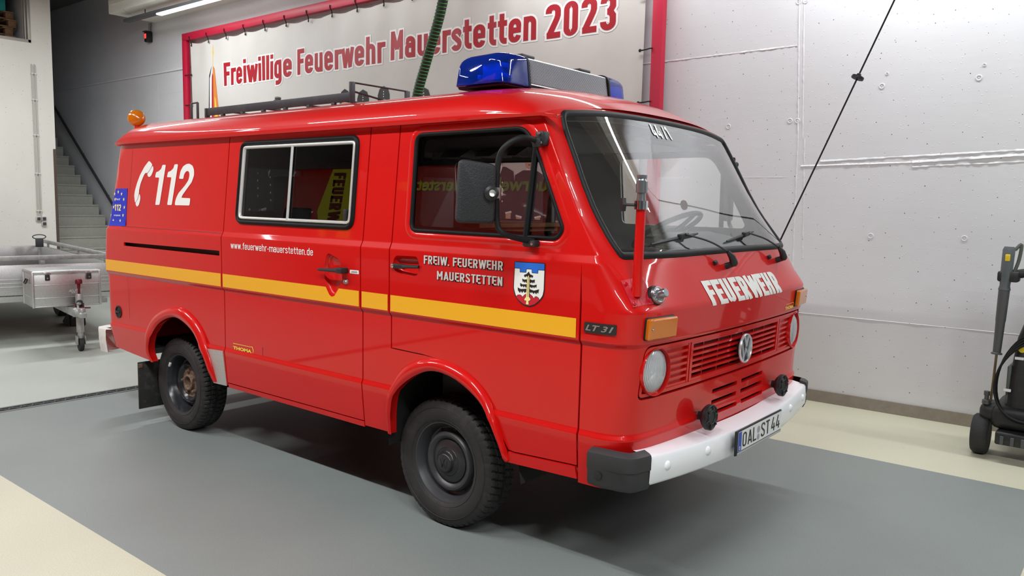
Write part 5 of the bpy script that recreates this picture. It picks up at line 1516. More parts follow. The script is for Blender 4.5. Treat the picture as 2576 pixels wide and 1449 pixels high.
# ------------------------------------------------------------------ roof equipment
# blue light bar
def blue_mat():
    m = bpy.data.materials.new('blue_lens'); m.use_nodes = True; nt = m.node_tree; nt.nodes.clear()
    out = nt.nodes.new('ShaderNodeOutputMaterial'); mx = nt.nodes.new('ShaderNodeMixShader'); tr = nt.nodes.new('ShaderNodeBsdfTransparent'); gl = nt.nodes.new('ShaderNodeBsdfGlossy')
    df = nt.nodes.new('ShaderNodeBsdfDiffuse'); m2 = nt.nodes.new('ShaderNodeMixShader')
    tr.inputs[0].default_value = (.03, .17, .95, 1); df.inputs[0].default_value = (.008, .085, 1.0, 1); gl.inputs['Roughness'].default_value = .03
    fr = nt.nodes.new('ShaderNodeFresnel'); fr.inputs['IOR'].default_value = 1.55
    m2.inputs[0].default_value = .20
    nt.links.new(tr.outputs[0], m2.inputs[1]); nt.links.new(df.outputs[0], m2.inputs[2])
    nt.links.new(fr.outputs[0], mx.inputs[0]); nt.links.new(m2.outputs[0], mx.inputs[1]); nt.links.new(gl.outputs[0], mx.inputs[2]); nt.links.new(mx.outputs[0], out.inputs[0])
    return m
blue_lens = blue_mat()
BX0, BX1 = -.395, -.050      # rear / front
bm = B(); box(bm, (BX0+.01, -.56, 2.196), (BX1-.012, .56, 2.232), .01); lb = part('light_bar', bm, plastic)
bm = B()
secb = [(-.385, 2.222), (-.350, 2.360), (-.10, 2.367), (-.072, 2.357), (-.052, 2.222)]
def bar_sec(y): return [bm.verts.new((x, y, z)) for x, z in secb]
a = bar_sec(-.385); b = bar_sec(.385); n = len(a)
for i in range(n): bm.faces.new((a[i], a[(i+1) % n], b[(i+1) % n], b[i]))
bm.faces.new(a); bm.faces.new(b)
obj('speaker_housing', bm, alu, lb, 20)
bm = B()
for sg in (-1, 1):
    pass
# perforated grille: fine diagonal mesh on the front face
fx = lambda t: (-.0500 - .020*t, 2.230 + .122*t)
for k in range(96):
    y = -.470 + k*.0092
    p = []
    for t in (0, 1):
        yy = y + .085*t; p.append((yy, t))
    (y0, t0), (y1, t1) = p
    if y0 < -.372:
        t0 = (-.372-y0)/.085; y0 = -.372
    if y1 > .372:
        t1 = 1-(y1-.372)/.085; y1 = .372
    if t1-t0 < .03 or y0 > .372: continue
    X0, Zz0 = fx(t0); X1, Zz1 = fx(t1)
    tube(bm, [(X0, y0, Zz0), (X1, y1, Zz1)], .0021, 4)
obj('speaker_grille', bm, M('grille_wire', (.66, .68, .74), .35, metal=.3), lb, 30)
bm = B(); v = [bm.verts.new((fx(t)[0]-.0012, y, fx(t)[1])) for y, t in ((-.372, 0), (.372, 0), (.372, 1), (-.372, 1))]; bm.faces.new(v); obj('grille_cloth', bm, M('grille_cloth', (.035, .037, .05), .6), lb)
for s in (-1, 1):
    bm = B(); rings = []
    for y, k in ((.385, 1.0), (.40, 1.012), (.46, 1.0), (.52, .97), (.560, .92), (.585, .83), (.596, .70)):
        cx, cz = -.22, 2.218
        ol = rpoly([(-.395, 2.205), (-.366, 2.366), (-.10, 2.373), (-.058, 2.352), (-.040, 2.205)], [.01, .07, .06, .05, .01], 6)
        rings.append([bm.verts.new((cx+(x-cx)*(1-(1-k)*.8), s*y, cz+(z-cz)*k)) for x, z in ol])
    n = len(ol)
    for a, b in zip(rings, rings[1:]):
        for i in range(n): bm.faces.new((a[i], a[(i+1) % n], b[(i+1) % n], b[i]))
    bm.faces.new(rings[-1])
    obj('blue_lens', bm, blue_lens, lb, 50)
    bm = B(); rings = []
    for y, g in ((.378, .004), (.392, .004)):
        rings.append([bm.verts.new((x*1.0, s*y, z)) for x, z in inset(ol, -g)])
    for a, b in zip(rings, rings[1:]):
        for i in range(n): bm.faces.new((a[i], a[(i+1) % n], b[(i+1) % n], b[i]))
    bm.faces.new(rings[0]); bm.faces.new(rings[-1]); obj('end_gasket', bm, rubber, lb, 30)
    bm = B(); box(bm, (-.30, min(s*.41, s*.50), 2.232), (-.13, max(s*.41, s*.50), 2.243), .003); box(bm, (-.27, min(s*.425, s*.495), 2.245), (-.150, max(s*.425, s*.495), 2.330), .006); obj('flash_module', bm, M('flash_reflector', (.85, .87, .90), .35, metal=.3), lb)
    for dx in (-.29, -.135):
        for dz in (2.262, 2.312): bm = B(); box(bm, (dx-.010, min(s*.42, s*.50), dz-.012), (dx+.010, max(s*.42, s*.50), dz+.012), .003); obj('module_clip', bm, M('flash_reflector'), lb)
for y in (-.33, .20):
    bm = B(); box(bm, (-.30, y-.05, 2.366), (-.10, y+.06, 2.384), .006); obj('top_clamp', bm, plastic, lb)
for y in (-.45, .45):
    bm = B(); box(bm, (-.33, y-.03, 2.165), (-.12, y+.03, 2.20), .005); obj('bar_foot', bm, plastic, lb)

# amber lamp on the rear roof corner
c = Vector((-3.375, -.80, 2.182)); d_ = Vector((.80, -.52, .10)).normalized()
bm = B(); tube(bm, [(-3.375, -.795, 2.085), (-3.375, -.795, 2.14)], [.028, .014], 12); am = part('amber_flasher', bm, red)
bm = B(); lathe(bm, [(0, -.055), (.035, -.048), (.056, -.020), (.060, 0)], c, d_, 28, cap=False); obj('lamp_shell', bm, thin_glass('clear_plastic', (.80, .78, .76), 1.5, .15, 2.), am, 60)
bm = B(); lathe(bm, [(.060, 0), (.061, .006), (.050, .020), (.025, .030), (0, .033)], c, d_, 28, cap=False); obj('amber_dome', bm, amber, am, 60)

# roof rack
rk_y0, rk_y1 = -.600, -.163
bm = B(); box(bm, (-2.76, rk_y0-.006, 2.186), (-1.186, rk_y0+.006, 2.238), .002); rack = part('roof_rack', bm, M('rack_steel', (.055, .055, .062), .5, metal=.5, noise=(9, (.09, .085, .085), .5, .75)))
RS = M('rack_steel')
bm = B(); box(bm, (-2.70, rk_y1-.006, 2.200), (-1.186, rk_y1+.006, 2.232), .002); obj('rack_rail', bm, RS, rack)
for y in (rk_y0, rk_y1): bm = B(); box(bm, (-1.19, y-.018, 2.175), (-1.176, y+.018, 2.296), .002); obj('rack_post', bm, RS, rack)
bm = B(); tube(bm, [(-1.182, rk_y0, 2.293), (-1.182, rk_y1, 2.293)], .0055, 6); obj('rack_hoop', bm, RS, rack)
bm = B(); tube(bm, [(-1.19, rk_y0, 2.246), (-1.10, rk_y0+.20, 2.20)], .006, 6); obj('rack_brace', bm, RS, rack)
bm = B(); box(bm, (-2.768, rk_y0-.012, 2.160), (-2.748, rk_y0+.02, 2.238), .002); obj('rack_post', bm, RS, rack)
for x in (-2.962, -2.878): bm = B(); box(bm, (x-.012, rk_y0-.004, 2.150), (x+.012, rk_y0+.004, 2.286), .001); obj('rack_post', bm, RS, rack)
bm = B(); tube(bm, [(-2.962, rk_y0, 2.284), (-2.878, rk_y0, 2.286)], .006, 6); obj('rack_hoop', bm, RS, rack)
for x in [-2.55+.24*k for k in range(6)]: bm = B(); box(bm, (x-.015, rk_y0-.01, 2.160), (x+.015, rk_y0+.01, 2.188), .002); obj('rack_foot', bm, RS, rack)
for x in (-2.5, -2.1, -1.7, -1.3): bm = B(); box(bm, (x-.02, rk_y0, 2.196), (x+.02, rk_y1, 2.204), .001); obj('rack_bar', bm, RS, rack)
bm = B(); lathe(bm, [(.018, 2.19), (.018, 2.262), (.028, 2.266), (.028, 2.276), (.016, 2.280), (.022, 2.286), (.020, 2.296), (0, 2.30)], (-2.17, -.42, 0), (0, 0, 1), 16); obj('rack_knob', bm, M('knob_grey', (.12, .125, .13), .5), rack)

# ------------------------------------------------------------------ cab interior
bm = B(); prev = None
for y in [-.88+.08*k for k in range(23)]:
    r = [bm.verts.new(p) for p in ((.40, y, .95), (.42, y, 1.30), (.47, y, 1.385), (.56, y, 1.408), (.74, y, 1.392), (.86-.09*(y/.9)**2, y, 1.372), (.88-.09*(y/.9)**2, y, 1.20))]
    if prev:
        for q in range(6): bm.faces.new((prev[q], prev[q+1], r[q+1], r[q]))
    prev = r
dash = part('dashboard', bm, dash_grey, 50)
bm = B(); prev = None
for x, z in ((.42, 1.36), (.44, 1.455), (.50, 1.475), (.62, 1.455), (.70, 1.405), (.70, 1.37)):
    r = [bm.verts.new((x, y, z-dz)) for y, dz in ((.06, .06), (.10, .01), (.16, 0), (.62, 0), (.68, .01), (.72, .06))]
    if prev:
        for q in range(5): bm.faces.new((prev[q], prev[q+1], r[q+1], r[q]))
    prev = r
obj('instrument_hood', bm, dash_grey, dash, 50)
for y0, y1 in ((-.55, -.25), (-.15, .0), (.75, .82)): bm = B(); box(bm, (.56, y0, 1.396), (.70, y1, 1.408), .004); obj('air_vent', bm, plastic, dash)
ax = Vector((-.50, 0, .87)).normalized(); x_, y_, z_ = frame_of(ax); c = Vector((.345, .42, 1.475))
bm = B(); tube(bm, [c+(x_*math.cos(t)+y_*math.sin(t))*.205 for t in [2*PI*k/40 for k in range(40)]], .014, 10, closed=True); sw = part('steering_wheel', bm, plastic, 60)
for t in (.3, PI-.3, PI*1.5):
    bm = B(); tube(bm, [c-ax*.03, c-ax*.02+(x_*math.cos(t)+y_*math.sin(t))*.10, c+(x_*math.cos(t)+y_*math.sin(t))*.2], [.016, .013, .011], 8); obj('spoke', bm, plastic, sw)
bm = B(); lathe(bm, [(.05, -.05), (.055, -.01), (.03, 0), (0, 0)], c, ax, 20); obj('hub', bm, plastic, sw)
bm = B(); tube(bm, [c-ax*.04, (.55, .42, 1.18)], .03, 10); obj('column', bm, plastic, sw)
def seat(y0, y1):
    bm = B(); box(bm, (-.38, y0, .86), (.12, y1, 1.02), .05, 3); st = part('seat', bm, seat_cloth, 50)
    bm = B(); box(bm, (-.07, -(y1-y0)/2, 0), (.06, (y1-y0)/2, .50), .045, 3, mat=Matrix.Translation((-.40, (y0+y1)/2, .98)) @ Matrix.Rotation(-.18, 4, 'Y')); obj('backrest', bm, seat_cloth, st, 50)
    bm = B(); box(bm, (-.32, y0+.08, .48), (.06, y1-.08, .86), .01); obj('seat_base', bm, cabin_dark, st)
    return st
seat(.18, .68); seat(-.80, .02)
# gear rack and tread plate box behind the seats
bm = B(); box(bm, (-1.42, .30, 1.905), (-.44, .315, 2.01), .002); gr = part('gear_rack', bm, galv)
for x0, x1 in ((-1.20, -.93), (-.90, -.67), (-.64, -.47)):
    bm = B(); v = [bm.verts.new(p) for p in ((x0, .29, 2.04), (x1, .29, 2.02), (x1-.05, .10, 1.90), (x0+.05, .10, 1.90), (x0+.03, .29, 1.90), (x1-.03, .29, 1.90))]
    for q in ((0, 1, 2, 3), (3, 2, 5, 4), (0, 3, 4), (1, 5, 2)): bm.faces.new([v[i] for i in q])
    obj('helmet_holder', bm, galv, gr, 20)
for x in (-1.12, -.42): bm = B(); box(bm, (x-.035, .30, 1.02), (x+.035, .33, 1.905), .003); obj('upright', bm, galv, gr)
bm = B(); box(bm, (-.98, .05, 1.02), (-.55, .45, 1.495), .006); part('tread_plate_box', bm, M('box_tread_plate', (.34, .33, .33), .45, metal=.6, bump=(45, .6, .006)))
for k, z in enumerate((1.452, 1.478)):
    bm = B(); box(bm, (-.42+.03*k, -.50, z), (-.30+.03*k, .25, z+.024), .003); part('wooden_slat', bm, wood)
# rear compartment divider and lockers (dark)
bm = B(); box(bm, (-3.30, .30, .54), (-1.75, .88, 1.80), .01); lk = part('locker', bm, M('locker_grey', (.10, .10, .105), .6))
bm = B(); box(bm, (-2.95, .285, .62), (-1.95, .302, 1.74), .004); obj('roller_door', bm, M('roller_grey', (.16, .16, .17), .5), lk)
# ------------------------------------------------------------------ banner on its frame
bf = thing('banner_stand', 'red square-tube frame fixed to the back wall round the large banner', 'frame', (-5.35, 3.0, .9))
FX0, FX1, FZ0, FZ1, FW = -9.563, -1.138, .90, 4.150, .112
for nm, lo, hi in (('top_bar', (FX0, 2.965, FZ1-FW), (FX1, 3.035, FZ1)), ('bottom_bar', (FX0, 2.965, FZ0), (FX1, 3.035, FZ0+FW)),
                   ('upright', (FX0, 2.965, FZ0+FW), (FX0+FW, 3.035, FZ1-FW)), ('upright', (FX1-FW, 2.965, FZ0+FW), (FX1, 3.035, FZ1-FW))):
    b = B(); box(b, lo, hi, .006); obj(nm, b, signal_red, bf)
for x in (FX0+.05, -5.35, FX1-.05):
    for z in (1.0, 4.09): b = B(); box(b, (x-.03, 3.03, z-.03), (x+.03, 3.101, z+.03), .004); obj('wall_bracket', b, signal_red, bf)
def cloth(u, v):
    top = math.exp(-max(0, 3.99-v)*2.2)
    return (u, 3.018 + .014*math.sin(u*12.9+.6)*top + .006*math.sin(u*3.1+v*.7) + .005*math.sin(u*7.3-v*1.9), v)
NXT = 9.338; eyel = [-9.338+.4895*k for k in range(17)]
top = []
for i, x in enumerate(eyel):
    top.append((x, 3.992));
    if i < len(eyel)-1: top += [(x+.12, 3.975), (x+.245, 3.968), (x+.37, 3.975)]
loop = [(-9.375, 1.10), (-1.362, 1.10), (-1.355, 3.985)] + top[::-1] + [(-9.372, 3.985)]
BUS = [-9.4+.10*k for k in range(81)]; BVS = [1.4, 1.8, 2.2, 2.6, 2.9, 3.1, 3.25, 3.4, 3.5, 3.6, 3.7, 3.78, 3.85, 3.91, 3.95]
bm = fill2d([loop]); slice2d(bm, BUS, BVS); me = panel_bm(bm, cloth, .003, 0); me.materials.append(banner_cloth); me.name = 'banner'
ban = link_mesh('banner', me, None)
tag(ban, 'pale printed banner with red fire brigade lettering hanging in the red frame', 'banner')
for w_, u0, u1, z0 in (('Freiwillige', -8.477, -6.806, 3.278), ('Feuerwehr', -6.687, -4.949, 3.288), ('Mauerstetten', -4.835, -2.623, 3.303), ('2023', -2.512, -1.664, 3.293)):
    sign('lettering_outline', w_, print_white, ban, cloth, box_=(u0, z0, u1, .335), h=.088, grow=.062, off=.0025, us=BUS, vs=BVS)
    sign('lettering', w_, print_red, ban, cloth, box_=(u0, z0, u1, .335), h=.088, off=.0045, us=BUS, vs=BVS)
layered('printed_flag', [([[(-8.778, 3.60), (-8.768, 3.60), (-8.764, 3.91), (-8.774, 3.91)]], 4, 0), ([circle(-8.769, 3.80, .018, 10, .03)], 4, .0003), ([[(-8.90, 2.80), (-8.868, 2.80), (-8.85, 3.42), (-8.80, 3.60), (-8.865, 3.46)]], 0, 0),
   ([[(-8.868, 2.80), (-8.82, 2.80), (-8.80, 3.42), (-8.775, 3.60), (-8.85, 3.42)]], 1, .0003), ([[(-8.82, 2.80), (-8.77, 2.80), (-8.765, 3.45), (-8.79, 3.50)]], 2, .0006), ([[(-8.77, 2.80), (-8.62, 2.80), (-8.69, 3.3), (-8.73, 3.56), (-8.77, 3.60)]], 3, .0003),
   ([[(-8.73, 2.80), (-8.66, 2.80), (-8.71, 3.10), (-8.735, 3.15)]], 4, .0009)], [black_film, print_white, print_red, print_orange, gold_film], ban, cloth, .003, BUS, BVS)
def printed_person(x, top, k, sc=1.35):
    h = lambda d: top - d*sc
    w = lambda d: d*sc
    P_ = []
    L0 = .0004*(k % 3)
    body = [(x-w(.10), h(.30)), (x-w(.225), h(.36)), (x-w(.255), h(.60)), (x-w(.25), h(.98)), (x-w(.19), h(.99)), (x-w(.18), h(1.75)), (x+w(.18), h(1.75)), (x+w(.19), h(.99)), (x+w(.25), h(.98)), (x+w(.255), h(.60)), (x+w(.225), h(.36)), (x+w(.10), h(.30))]
    body = [(a, max(1.12, b)) for a, b in body]
    P_.append(([body], 0, L0))
    P_.append(([[(x-w(.05), h(.30)), (x, h(.42)), (x+w(.05), h(.30)), (x+w(.03), h(.26)), (x-w(.03), h(.26))]], 2, L0+.0003))
    P_.append(([circle(x, h(.185), w(.072), 18, w(.105))], 1, L0+.0005))
    P_.append(([[(x-w(.078), h(.135)), (x-w(.078), h(.08)), (x-w(.055), h(.025)), (x, h(0)), (x+w(.055), h(.025)), (x+w(.078), h(.08)), (x+w(.078), h(.135)), (x, h(.115))]], 3, L0+.0008))
    for q in (.05, .072, .094): P_.append(([circle(x, h(q), w(.006), 6)], 2, L0+.001))
    for ex in (-.027, .027): P_.append(([circle(x+w(ex), h(.165), w(.010), 8, w(.006))], 3, L0+.001))
    P_.append(([circle(x, h(.235), w(.022), 8, w(.006))], 4, L0+.001))
    for bx_ in (-.05, .05):
        for q in (.50, .58, .66, .74): P_.append(([circle(x+w(bx_), h(q), w(.011), 8)], 2, L0+.0008))
    for s in (-1, 1):
        P_.append(([[(x+s*w(.10), h(.88)), (x+s*w(.20), h(.86)), (x+s*w(.205), h(.885)), (x+s*w(.11), h(.905))]], 2, L0+.0009))
        P_.append(([[(x+s*w(.11), h(.90)), (x+s*w(.195), h(.88)), (x+s*w(.19), h(.97)), (x+s*w(.165), h(1.00)), (x+s*w(.11), h(.985))]], 1, L0+.0011))
    layered('printed_person', P_, [print_navy, print_skin, print_white, black_film, print_face_dark], ban, cloth, .003, (), ())
pos = [(-8.15, 2.62), (-7.7, 2.66), (-7.25, 2.60), (-6.8, 2.66), (-6.42, 2.62), (-6.05, 2.68), (-5.687, 3.03), (-5.327, 2.995), (-4.951, 3.010), (-4.62, 2.70), (-4.272, 2.945), (-3.9, 2.66), (-3.48, 2.22), (-3.08, 2.26), (-2.68, 2.22), (-2.28, 2.24), (-1.88, 2.2)]
for k, (x, tz) in enumerate(pos): printed_person(x, tz, k, .84 if tz < 2.4 else 1.35)
def bungee(p, q):
    p = Vector(p); q = Vector(q); m_ = (p+q)*.5
    b = B(); tube(b, catmull([p+Vector((0, -.012, 0)), m_+Vector((.01, -.022, 0)), q+Vector((0, -.042, 0)), q+(q-p).normalized()*.03+Vector((0, -.040, 0))], 4), .0065, 8)
    lathe(b, [(.010, 0), (.016, .004), (.010, .009), (0, .009)], p+Vector((0, -.010, 0)), (0, -1, 0), 10); obj('bungee_hook', b, rubber, ban)
for x in eyel: bungee((x, 3.01, 3.955), (x+.004, 3.0, 4.055))
for z in (3.55, 3.06, 2.58, 2.1, 1.62): bungee((-1.385, 3.01, z), (-1.262, 3.0, z))
for z in (3.51, 3.05, 2.5): bungee((-9.352, 3.01, z), (-9.45, 3.0, z))

# ------------------------------------------------------------------ exhaust hose
t = thing('exhaust_hose', 'black and green ribbed exhaust hose hanging down behind the van', 'hose', (-2.4, 1.6, 0))
ctr = catmull([(-2.15, 1.55, 5.18), (-2.39, 1.55, 4.1), (-2.548, 1.55, 3.364), (-2.72, 1.55, 2.93), (-2.855, 1.55, 2.595), (-2.86, 1.55, 2.42), (-2.72, 1.55, 2.30), (-2.66, 1.55, 2.12), (-2.80, 1.55, 1.72), (-2.99, 1.55, 1.25), (-3.12, 1.55, .80), (-3.2, 1.55, .30), (-3.22, 1.52, .06)], 14)
b = B(); tube(b, ctr, .044, 16); obj('tube', b, hose_black, t, 60)
# arclength resample, helical rib
acc = [0]
for p, q in zip(ctr, ctr[1:]): acc.append(acc[-1]+(q-p).length)
def along(d):
    for i in range(len(acc)-1):
        if d <= acc[i+1]:
            f = (d-acc[i])/(acc[i+1]-acc[i]); return ctr[i].lerp(ctr[i+1], f), (ctr[i+1]-ctr[i]).normalized()
    return ctr[-1], (ctr[-1]-ctr[-2]).normalized()
hel = []; turns = int(acc[-1]/.030); x0 = None
for k in range(turns*12):
    d = acc[-1]*k/(turns*12); p, tn = along(d)
    if x0 is None: x0 = frame_of(tn)[0]
    x0 = (x0 - tn*x0.dot(tn)).normalized(); y0 = tn.cross(x0); a = 2*PI*k/12
    hel.append(p + (x0*math.cos(a)+y0*math.sin(a))*.046)
b = B(); tube(b, hel, .0042, 5); obj('spiral_rib', b, hose_green, t, 60)
b = B(); lathe(b, [(.052, 0), (.052, .05), (.046, .06)], (-3.22, 1.52, .002), (0, 0, 1), 20); obj('end_collar', b, rubber, t)

# ------------------------------------------------------------------ charging cable
t = thing('charging_cable', 'thin black cable with a round stop slanting down behind the van windscreen', 'cable', (.73, 1.0, 1.36))
cA, cB = Vector((.715, 1.0, 1.30)), Vector((1.119, 1.3, 2.382)); d_ = (Vector((1.254, 1.3, 2.801)) - Vector((.782, 1.02, 1.435))); 
q0 = Vector((.782, 1.02, 1.435)); q1 = q0 + d_*(3.70/d_.z)
b = B(); tube(b, catmull([q0-d_*.06, q0, q0+d_*.5, q1], 6), .0052, 8); obj('lead', b, rubber, t)
ps = q0 + d_*.685
b = B(); lathe(b, [(.006, -.010), (.034, -.008), (.036, 0), (.034, .008), (.014, .012), (.012, .022), (.006, .026)], ps, d_, 20); obj('cable_stop', b, plastic, t)
b = B(); tube(b, [q0-d_*.06-Vector((0, 0.05, 0)), q0-d_*.06], .014, 8); obj('plug', b, plastic, t)

# ------------------------------------------------------------------ trailer
TA = math.radians(180-10.0)
tr = thing('car_trailer', 'grey metal car trailer with rail sides standing behind the van', 'trailer', (-6.118, -.117, 0), TA)
# local frame: +x towards the trailer's tail, +y to the near (camera left) side
def tp(name, lo, hi, mat=galv, bev=.004, parent=tr, mt=None):
    b = B(); box(b, lo, hi, bev, mat=mt); return obj(name, b, mat, parent, 30, True)
X0, X1, YL, YR = .93, 4.85, .87, -.55
fp = tp('front_panel', (X0, YR, .44), (X0+.03, YL, .845), alu)
for z in (.60, .64, .68): tp('panel_rib', (X0-.008, YR, z), (X0+.001, YL, z+.012), alu, .002, fp)
for y0, s in ((YL, 1), (YR-.03, -1)): tp('side_panel', (X0, y0, .44), (X1, y0+.03, .845), alu)
tp('tail_panel', (X1-.03, YR, .44), (X1, YL, .845), alu)
tp('load_floor', (X0, YR, .50), (X1, YL, .52), M('ply_floor', (.10, .085, .07), .6))
tp('frame_beam', (X0, YR+.05, .38), (X1, YR+.13, .46)); tp('frame_beam', (X0, YL-.13, .38), (X1, YL-.05, .46))
ra = tp('rail', (X0-.01, YR-.03, .895), (X0+.03, YL+.03, .945), galv)
for y in (YR-.03, YL-.01): tp('rail', (X0, y, .895), (X1, y+.04, .945), galv)
for y in (YR+.02, .12, YL-.06): tp('rail_post', (X0, y, .845), (X0+.02, y+.05, .90), galv)
for y in (YR-.03, YL-.01):
    for x in (1.6, 2.5, 3.4, 4.3, 4.80): tp('rail_post', (x, y+.005, .845), (x+.05, y+.03, .90), galv)
for y in (YR-.02, YL-.02): tp('corner_post', (X1-.05, y, .44), (X1, y+.05, .945), galv)
# A-frame drawbar with coupling, jockey wheel
DB = .43
tp('drawbar', (-.16, -.035, DB-.05), (1.5, .035, DB+.03), galv, .006, tr, Matrix.Translation((0, .055, 0)))
b = B(); tube(b, [(-.10, .055, DB+.0), (-.30, .055, DB-.01)], [.042, .034], 14); box(b, (-.40, .02, DB-.035), (-.27, .09, DB+.02), .014); lathe(b, [(.036, 0), (.036, .04), (.028, .06), (0, .062)], (-.34, .055, DB-.0), (0, 0, 1), 18); cp = obj('coupling', b, galv, tr, 45, True)
tp('coupling_cap', (-.355, .04, DB+.058), (-.325, .07, DB+.068), anod_red, .004, cp)
b = B(); tube(b, [(-.20, .055, DB+.03), (-.18, .055, DB+.09), (-.28, .055, DB+.10)], .012, 8); obj('coupling_handle', b, galv, cp, 45, True)
b = B(); lathe(b, [(.036, .20), (.036, .58), (.03, .60)], (0, 0, 0), (0, 0, 1), 20); jw = obj('jockey_wheel', b, galv, tr, 40, True)
b = B(); lathe(b, [(.026, .11), (.026, .22)], (0, 0, 0), (0, 0, 1), 16); obj('inner_post', b, galv, jw, 40, True)
tp('fork', (-.05, -.04, .07), (.05, -.032, .16), galv, .003, jw); tp('fork', (-.05, .032, .07), (.05, .04, .16), galv, .003, jw)
b = B(); lathe(b, [(.03, -.022), (.066, -.021), (.07, -.014), (.07, .014), (.066, .021), (.03, .022)], (0, 0, .0705), (0, 1, 0), 28); obj('wheel', b, tyre_rubber, jw, 40, True)
b = B(); lathe(b, [(.012, .60), (.012, .66), (.016, .662), (.016, .70), (.034, .705), (.034, .74), (.026, .752), (0, .754)], (0, 0, 0), (0, 0, 1), 16); obj('crank_knob', b, anod_red, jw, 40, True)
b = B(); lathe(b, [(.044, .40), (.044, .50)], (0, 0, 0), (0, 0, 1), 18); tube(b, [(0, -.04, .45), (-.02, -.10, .45)], .008, 8); obj('clamp', b, anod_red, jw, 40, True)
b = B(); tube(b, catmull([(-.14, .03, DB+.06), (.05, -.01, DB+.09), (.30, -.03, DB+.08), (.42, -.02, DB+.02)], 6), .030, 10); obj('brake_boot', b, rubber, tr, 50, True)
b = B(); v = [b.verts.new(p) for p in ((.52, -.06, DB+.03), (.58, -.06, DB-.08), (.54, -.05, DB-.16), (.49, -.06, DB-.04))]; b.faces.new(v); obj('warning_tag', b, label_white, tr, 0, True)
for y in (YR+.02, YL-.2):
    b = B(); lathe(b, [(.19, -.08), (.29, -.085), (.305, -.06), (.305, .06), (.29, .085), (.19, .08), (.12, .07), (0, .07)], (2.9, y+.09, .3055), (0, 1, 0), 40); obj('road_wheel', b, tyre_rubber, tr, 40, True)
# plastic wheel chock under the drawbar
tc_ = thing('wheel_chock', 'black wheel chock lying on the floor beneath the trailer drawbar', 'chock', (-7.98, .58, 0), TA)
b = B(); v = [b.verts.new(p) for p in ((-.20, -.09, 0), (.20, -.09, 0), (.20, -.09, .04), (-.16, -.09, .22), (-.20, .09, 0), (.20, .09, 0), (.20, .09, .04), (-.16, .09, .22))]
for q in ((0, 1, 2, 3), (7, 6, 5, 4), (0, 4, 5, 1), (1, 5, 6, 2), (2, 6, 7, 3), (3, 7, 4, 0)): b.faces.new([v[i] for i in q])
bmesh.ops.bevel(b, geom=b.edges[:], offset=.012, segments=2, affect='EDGES'); obj('body', b, rubber, tc_, 35, True)
# rope loop on the tail corner
lp = thing('lashing_loop', 'oval cable loop standing up at the far corner of the trailer', 'loop', (-10.25, 1.06, .95), TA)
b = B(); tube(b, [(0, .085*math.cos(a), .03+.032*math.sin(a)+.02) for a in [2*PI*k/28 for k in range(28)]], .007, 8, closed=True); obj('loop', b, dark_metal, lp, 50, True)
b = B(); box(b, (-.02, -.05, -.10), (.02, .05, .03), .006); obj('holder', b, dark_metal, lp, 35, True)

# aluminium box on the drawbar
bxo = thing('storage_box', 'ribbed aluminium storage box with two black catches on the trailer drawbar', 'box', (-6.118, -.117, 0), TA)
def bp_(name, lo, hi, mat=alu, bev=.006, parent=bxo, mt=None):
    b = B(); box(b, lo, hi, bev, mat=mt); return obj(name, b, mat, parent, 30, True)
Bx0, Bx1, By0, By1, Bz0, Bz1 = .10, .58, -.225, .395, .462, .842
body = bp_('body', (Bx0, By0, Bz0), (Bx1, By1, Bz1-.03), alu, .014)
bp_('lid', (Bx0-.008, By0-.008, Bz1-.045), (Bx1+.008, By1+.008, Bz1), alu, .014)
for z in (.556, .690, Bz0+.006): bp_('rib', (Bx0-.006, By0-.006, z), (Bx1+.006, By1+.006, z+.009), alu, .003, body)
for y in (By0, By1):
    for x in (Bx0, Bx1): bp_('corner_edge', (x-.012, y-.012, Bz0), (x+.012, y+.012, Bz1-.01), alu, .008, body)
for y in (-.12, .265):
    c_ = bp_('catch', (Bx0-.022, y-.022, .742), (Bx0, y+.022, .800), plastic, .006)
    bp_('catch_plate', (Bx0-.012, y-.034, .800), (Bx0, y+.034, .825), steel, .004, c_)
    b = B(); lathe(b, [(.010, 0), (.008, .004), (0, .005)], (Bx0-.022, y, .765), (-1, 0, 0), 12, cap=False); obj('lock_cylinder', b, steel, c_, 40, True)
for y, s in ((By0, -1), (By1, 1)):
    h_ = bp_('handle_plate', (.30, min(y, y+s*.008), .69), (.40, max(y, y+s*.008), .76), steel, .003)
    b = B(); tube(b, [(.305, y+s*.01, .745), (.305, y+s*.03, .70), (.395, y+s*.03, .70), (.395, y+s*.01, .745)], .007, 8); obj('grip', b, plastic, h_, 40, True)
def boxface(u, v): return (Bx0-.0015, -u, v)
def boxletter(name, s_, box_, bold):
    bm, w = text_flat(s_, bold, .25)
    for v in bm.verts: v.co.x, v.co.y = box_[0]+v.co.x/w*(box_[2]-box_[0]), box_[1]+v.co.y*box_[3]
    me = panel_bm(bm, lambda u, v: (Bx0-.001, -u, v), .0, .003); me.materials.append(M('stamped_alu', (.80, .80, .80), .35)); me.name = name
    return link_mesh(name, me, bxo, True)
boxletter('stamped_lettering', 'ALUTEC', (-.075, .612, .055, .026), .01)
boxletter('stamped_lettering', 'MÜNCHEN', (-.05, .598, .045, .009), .01)

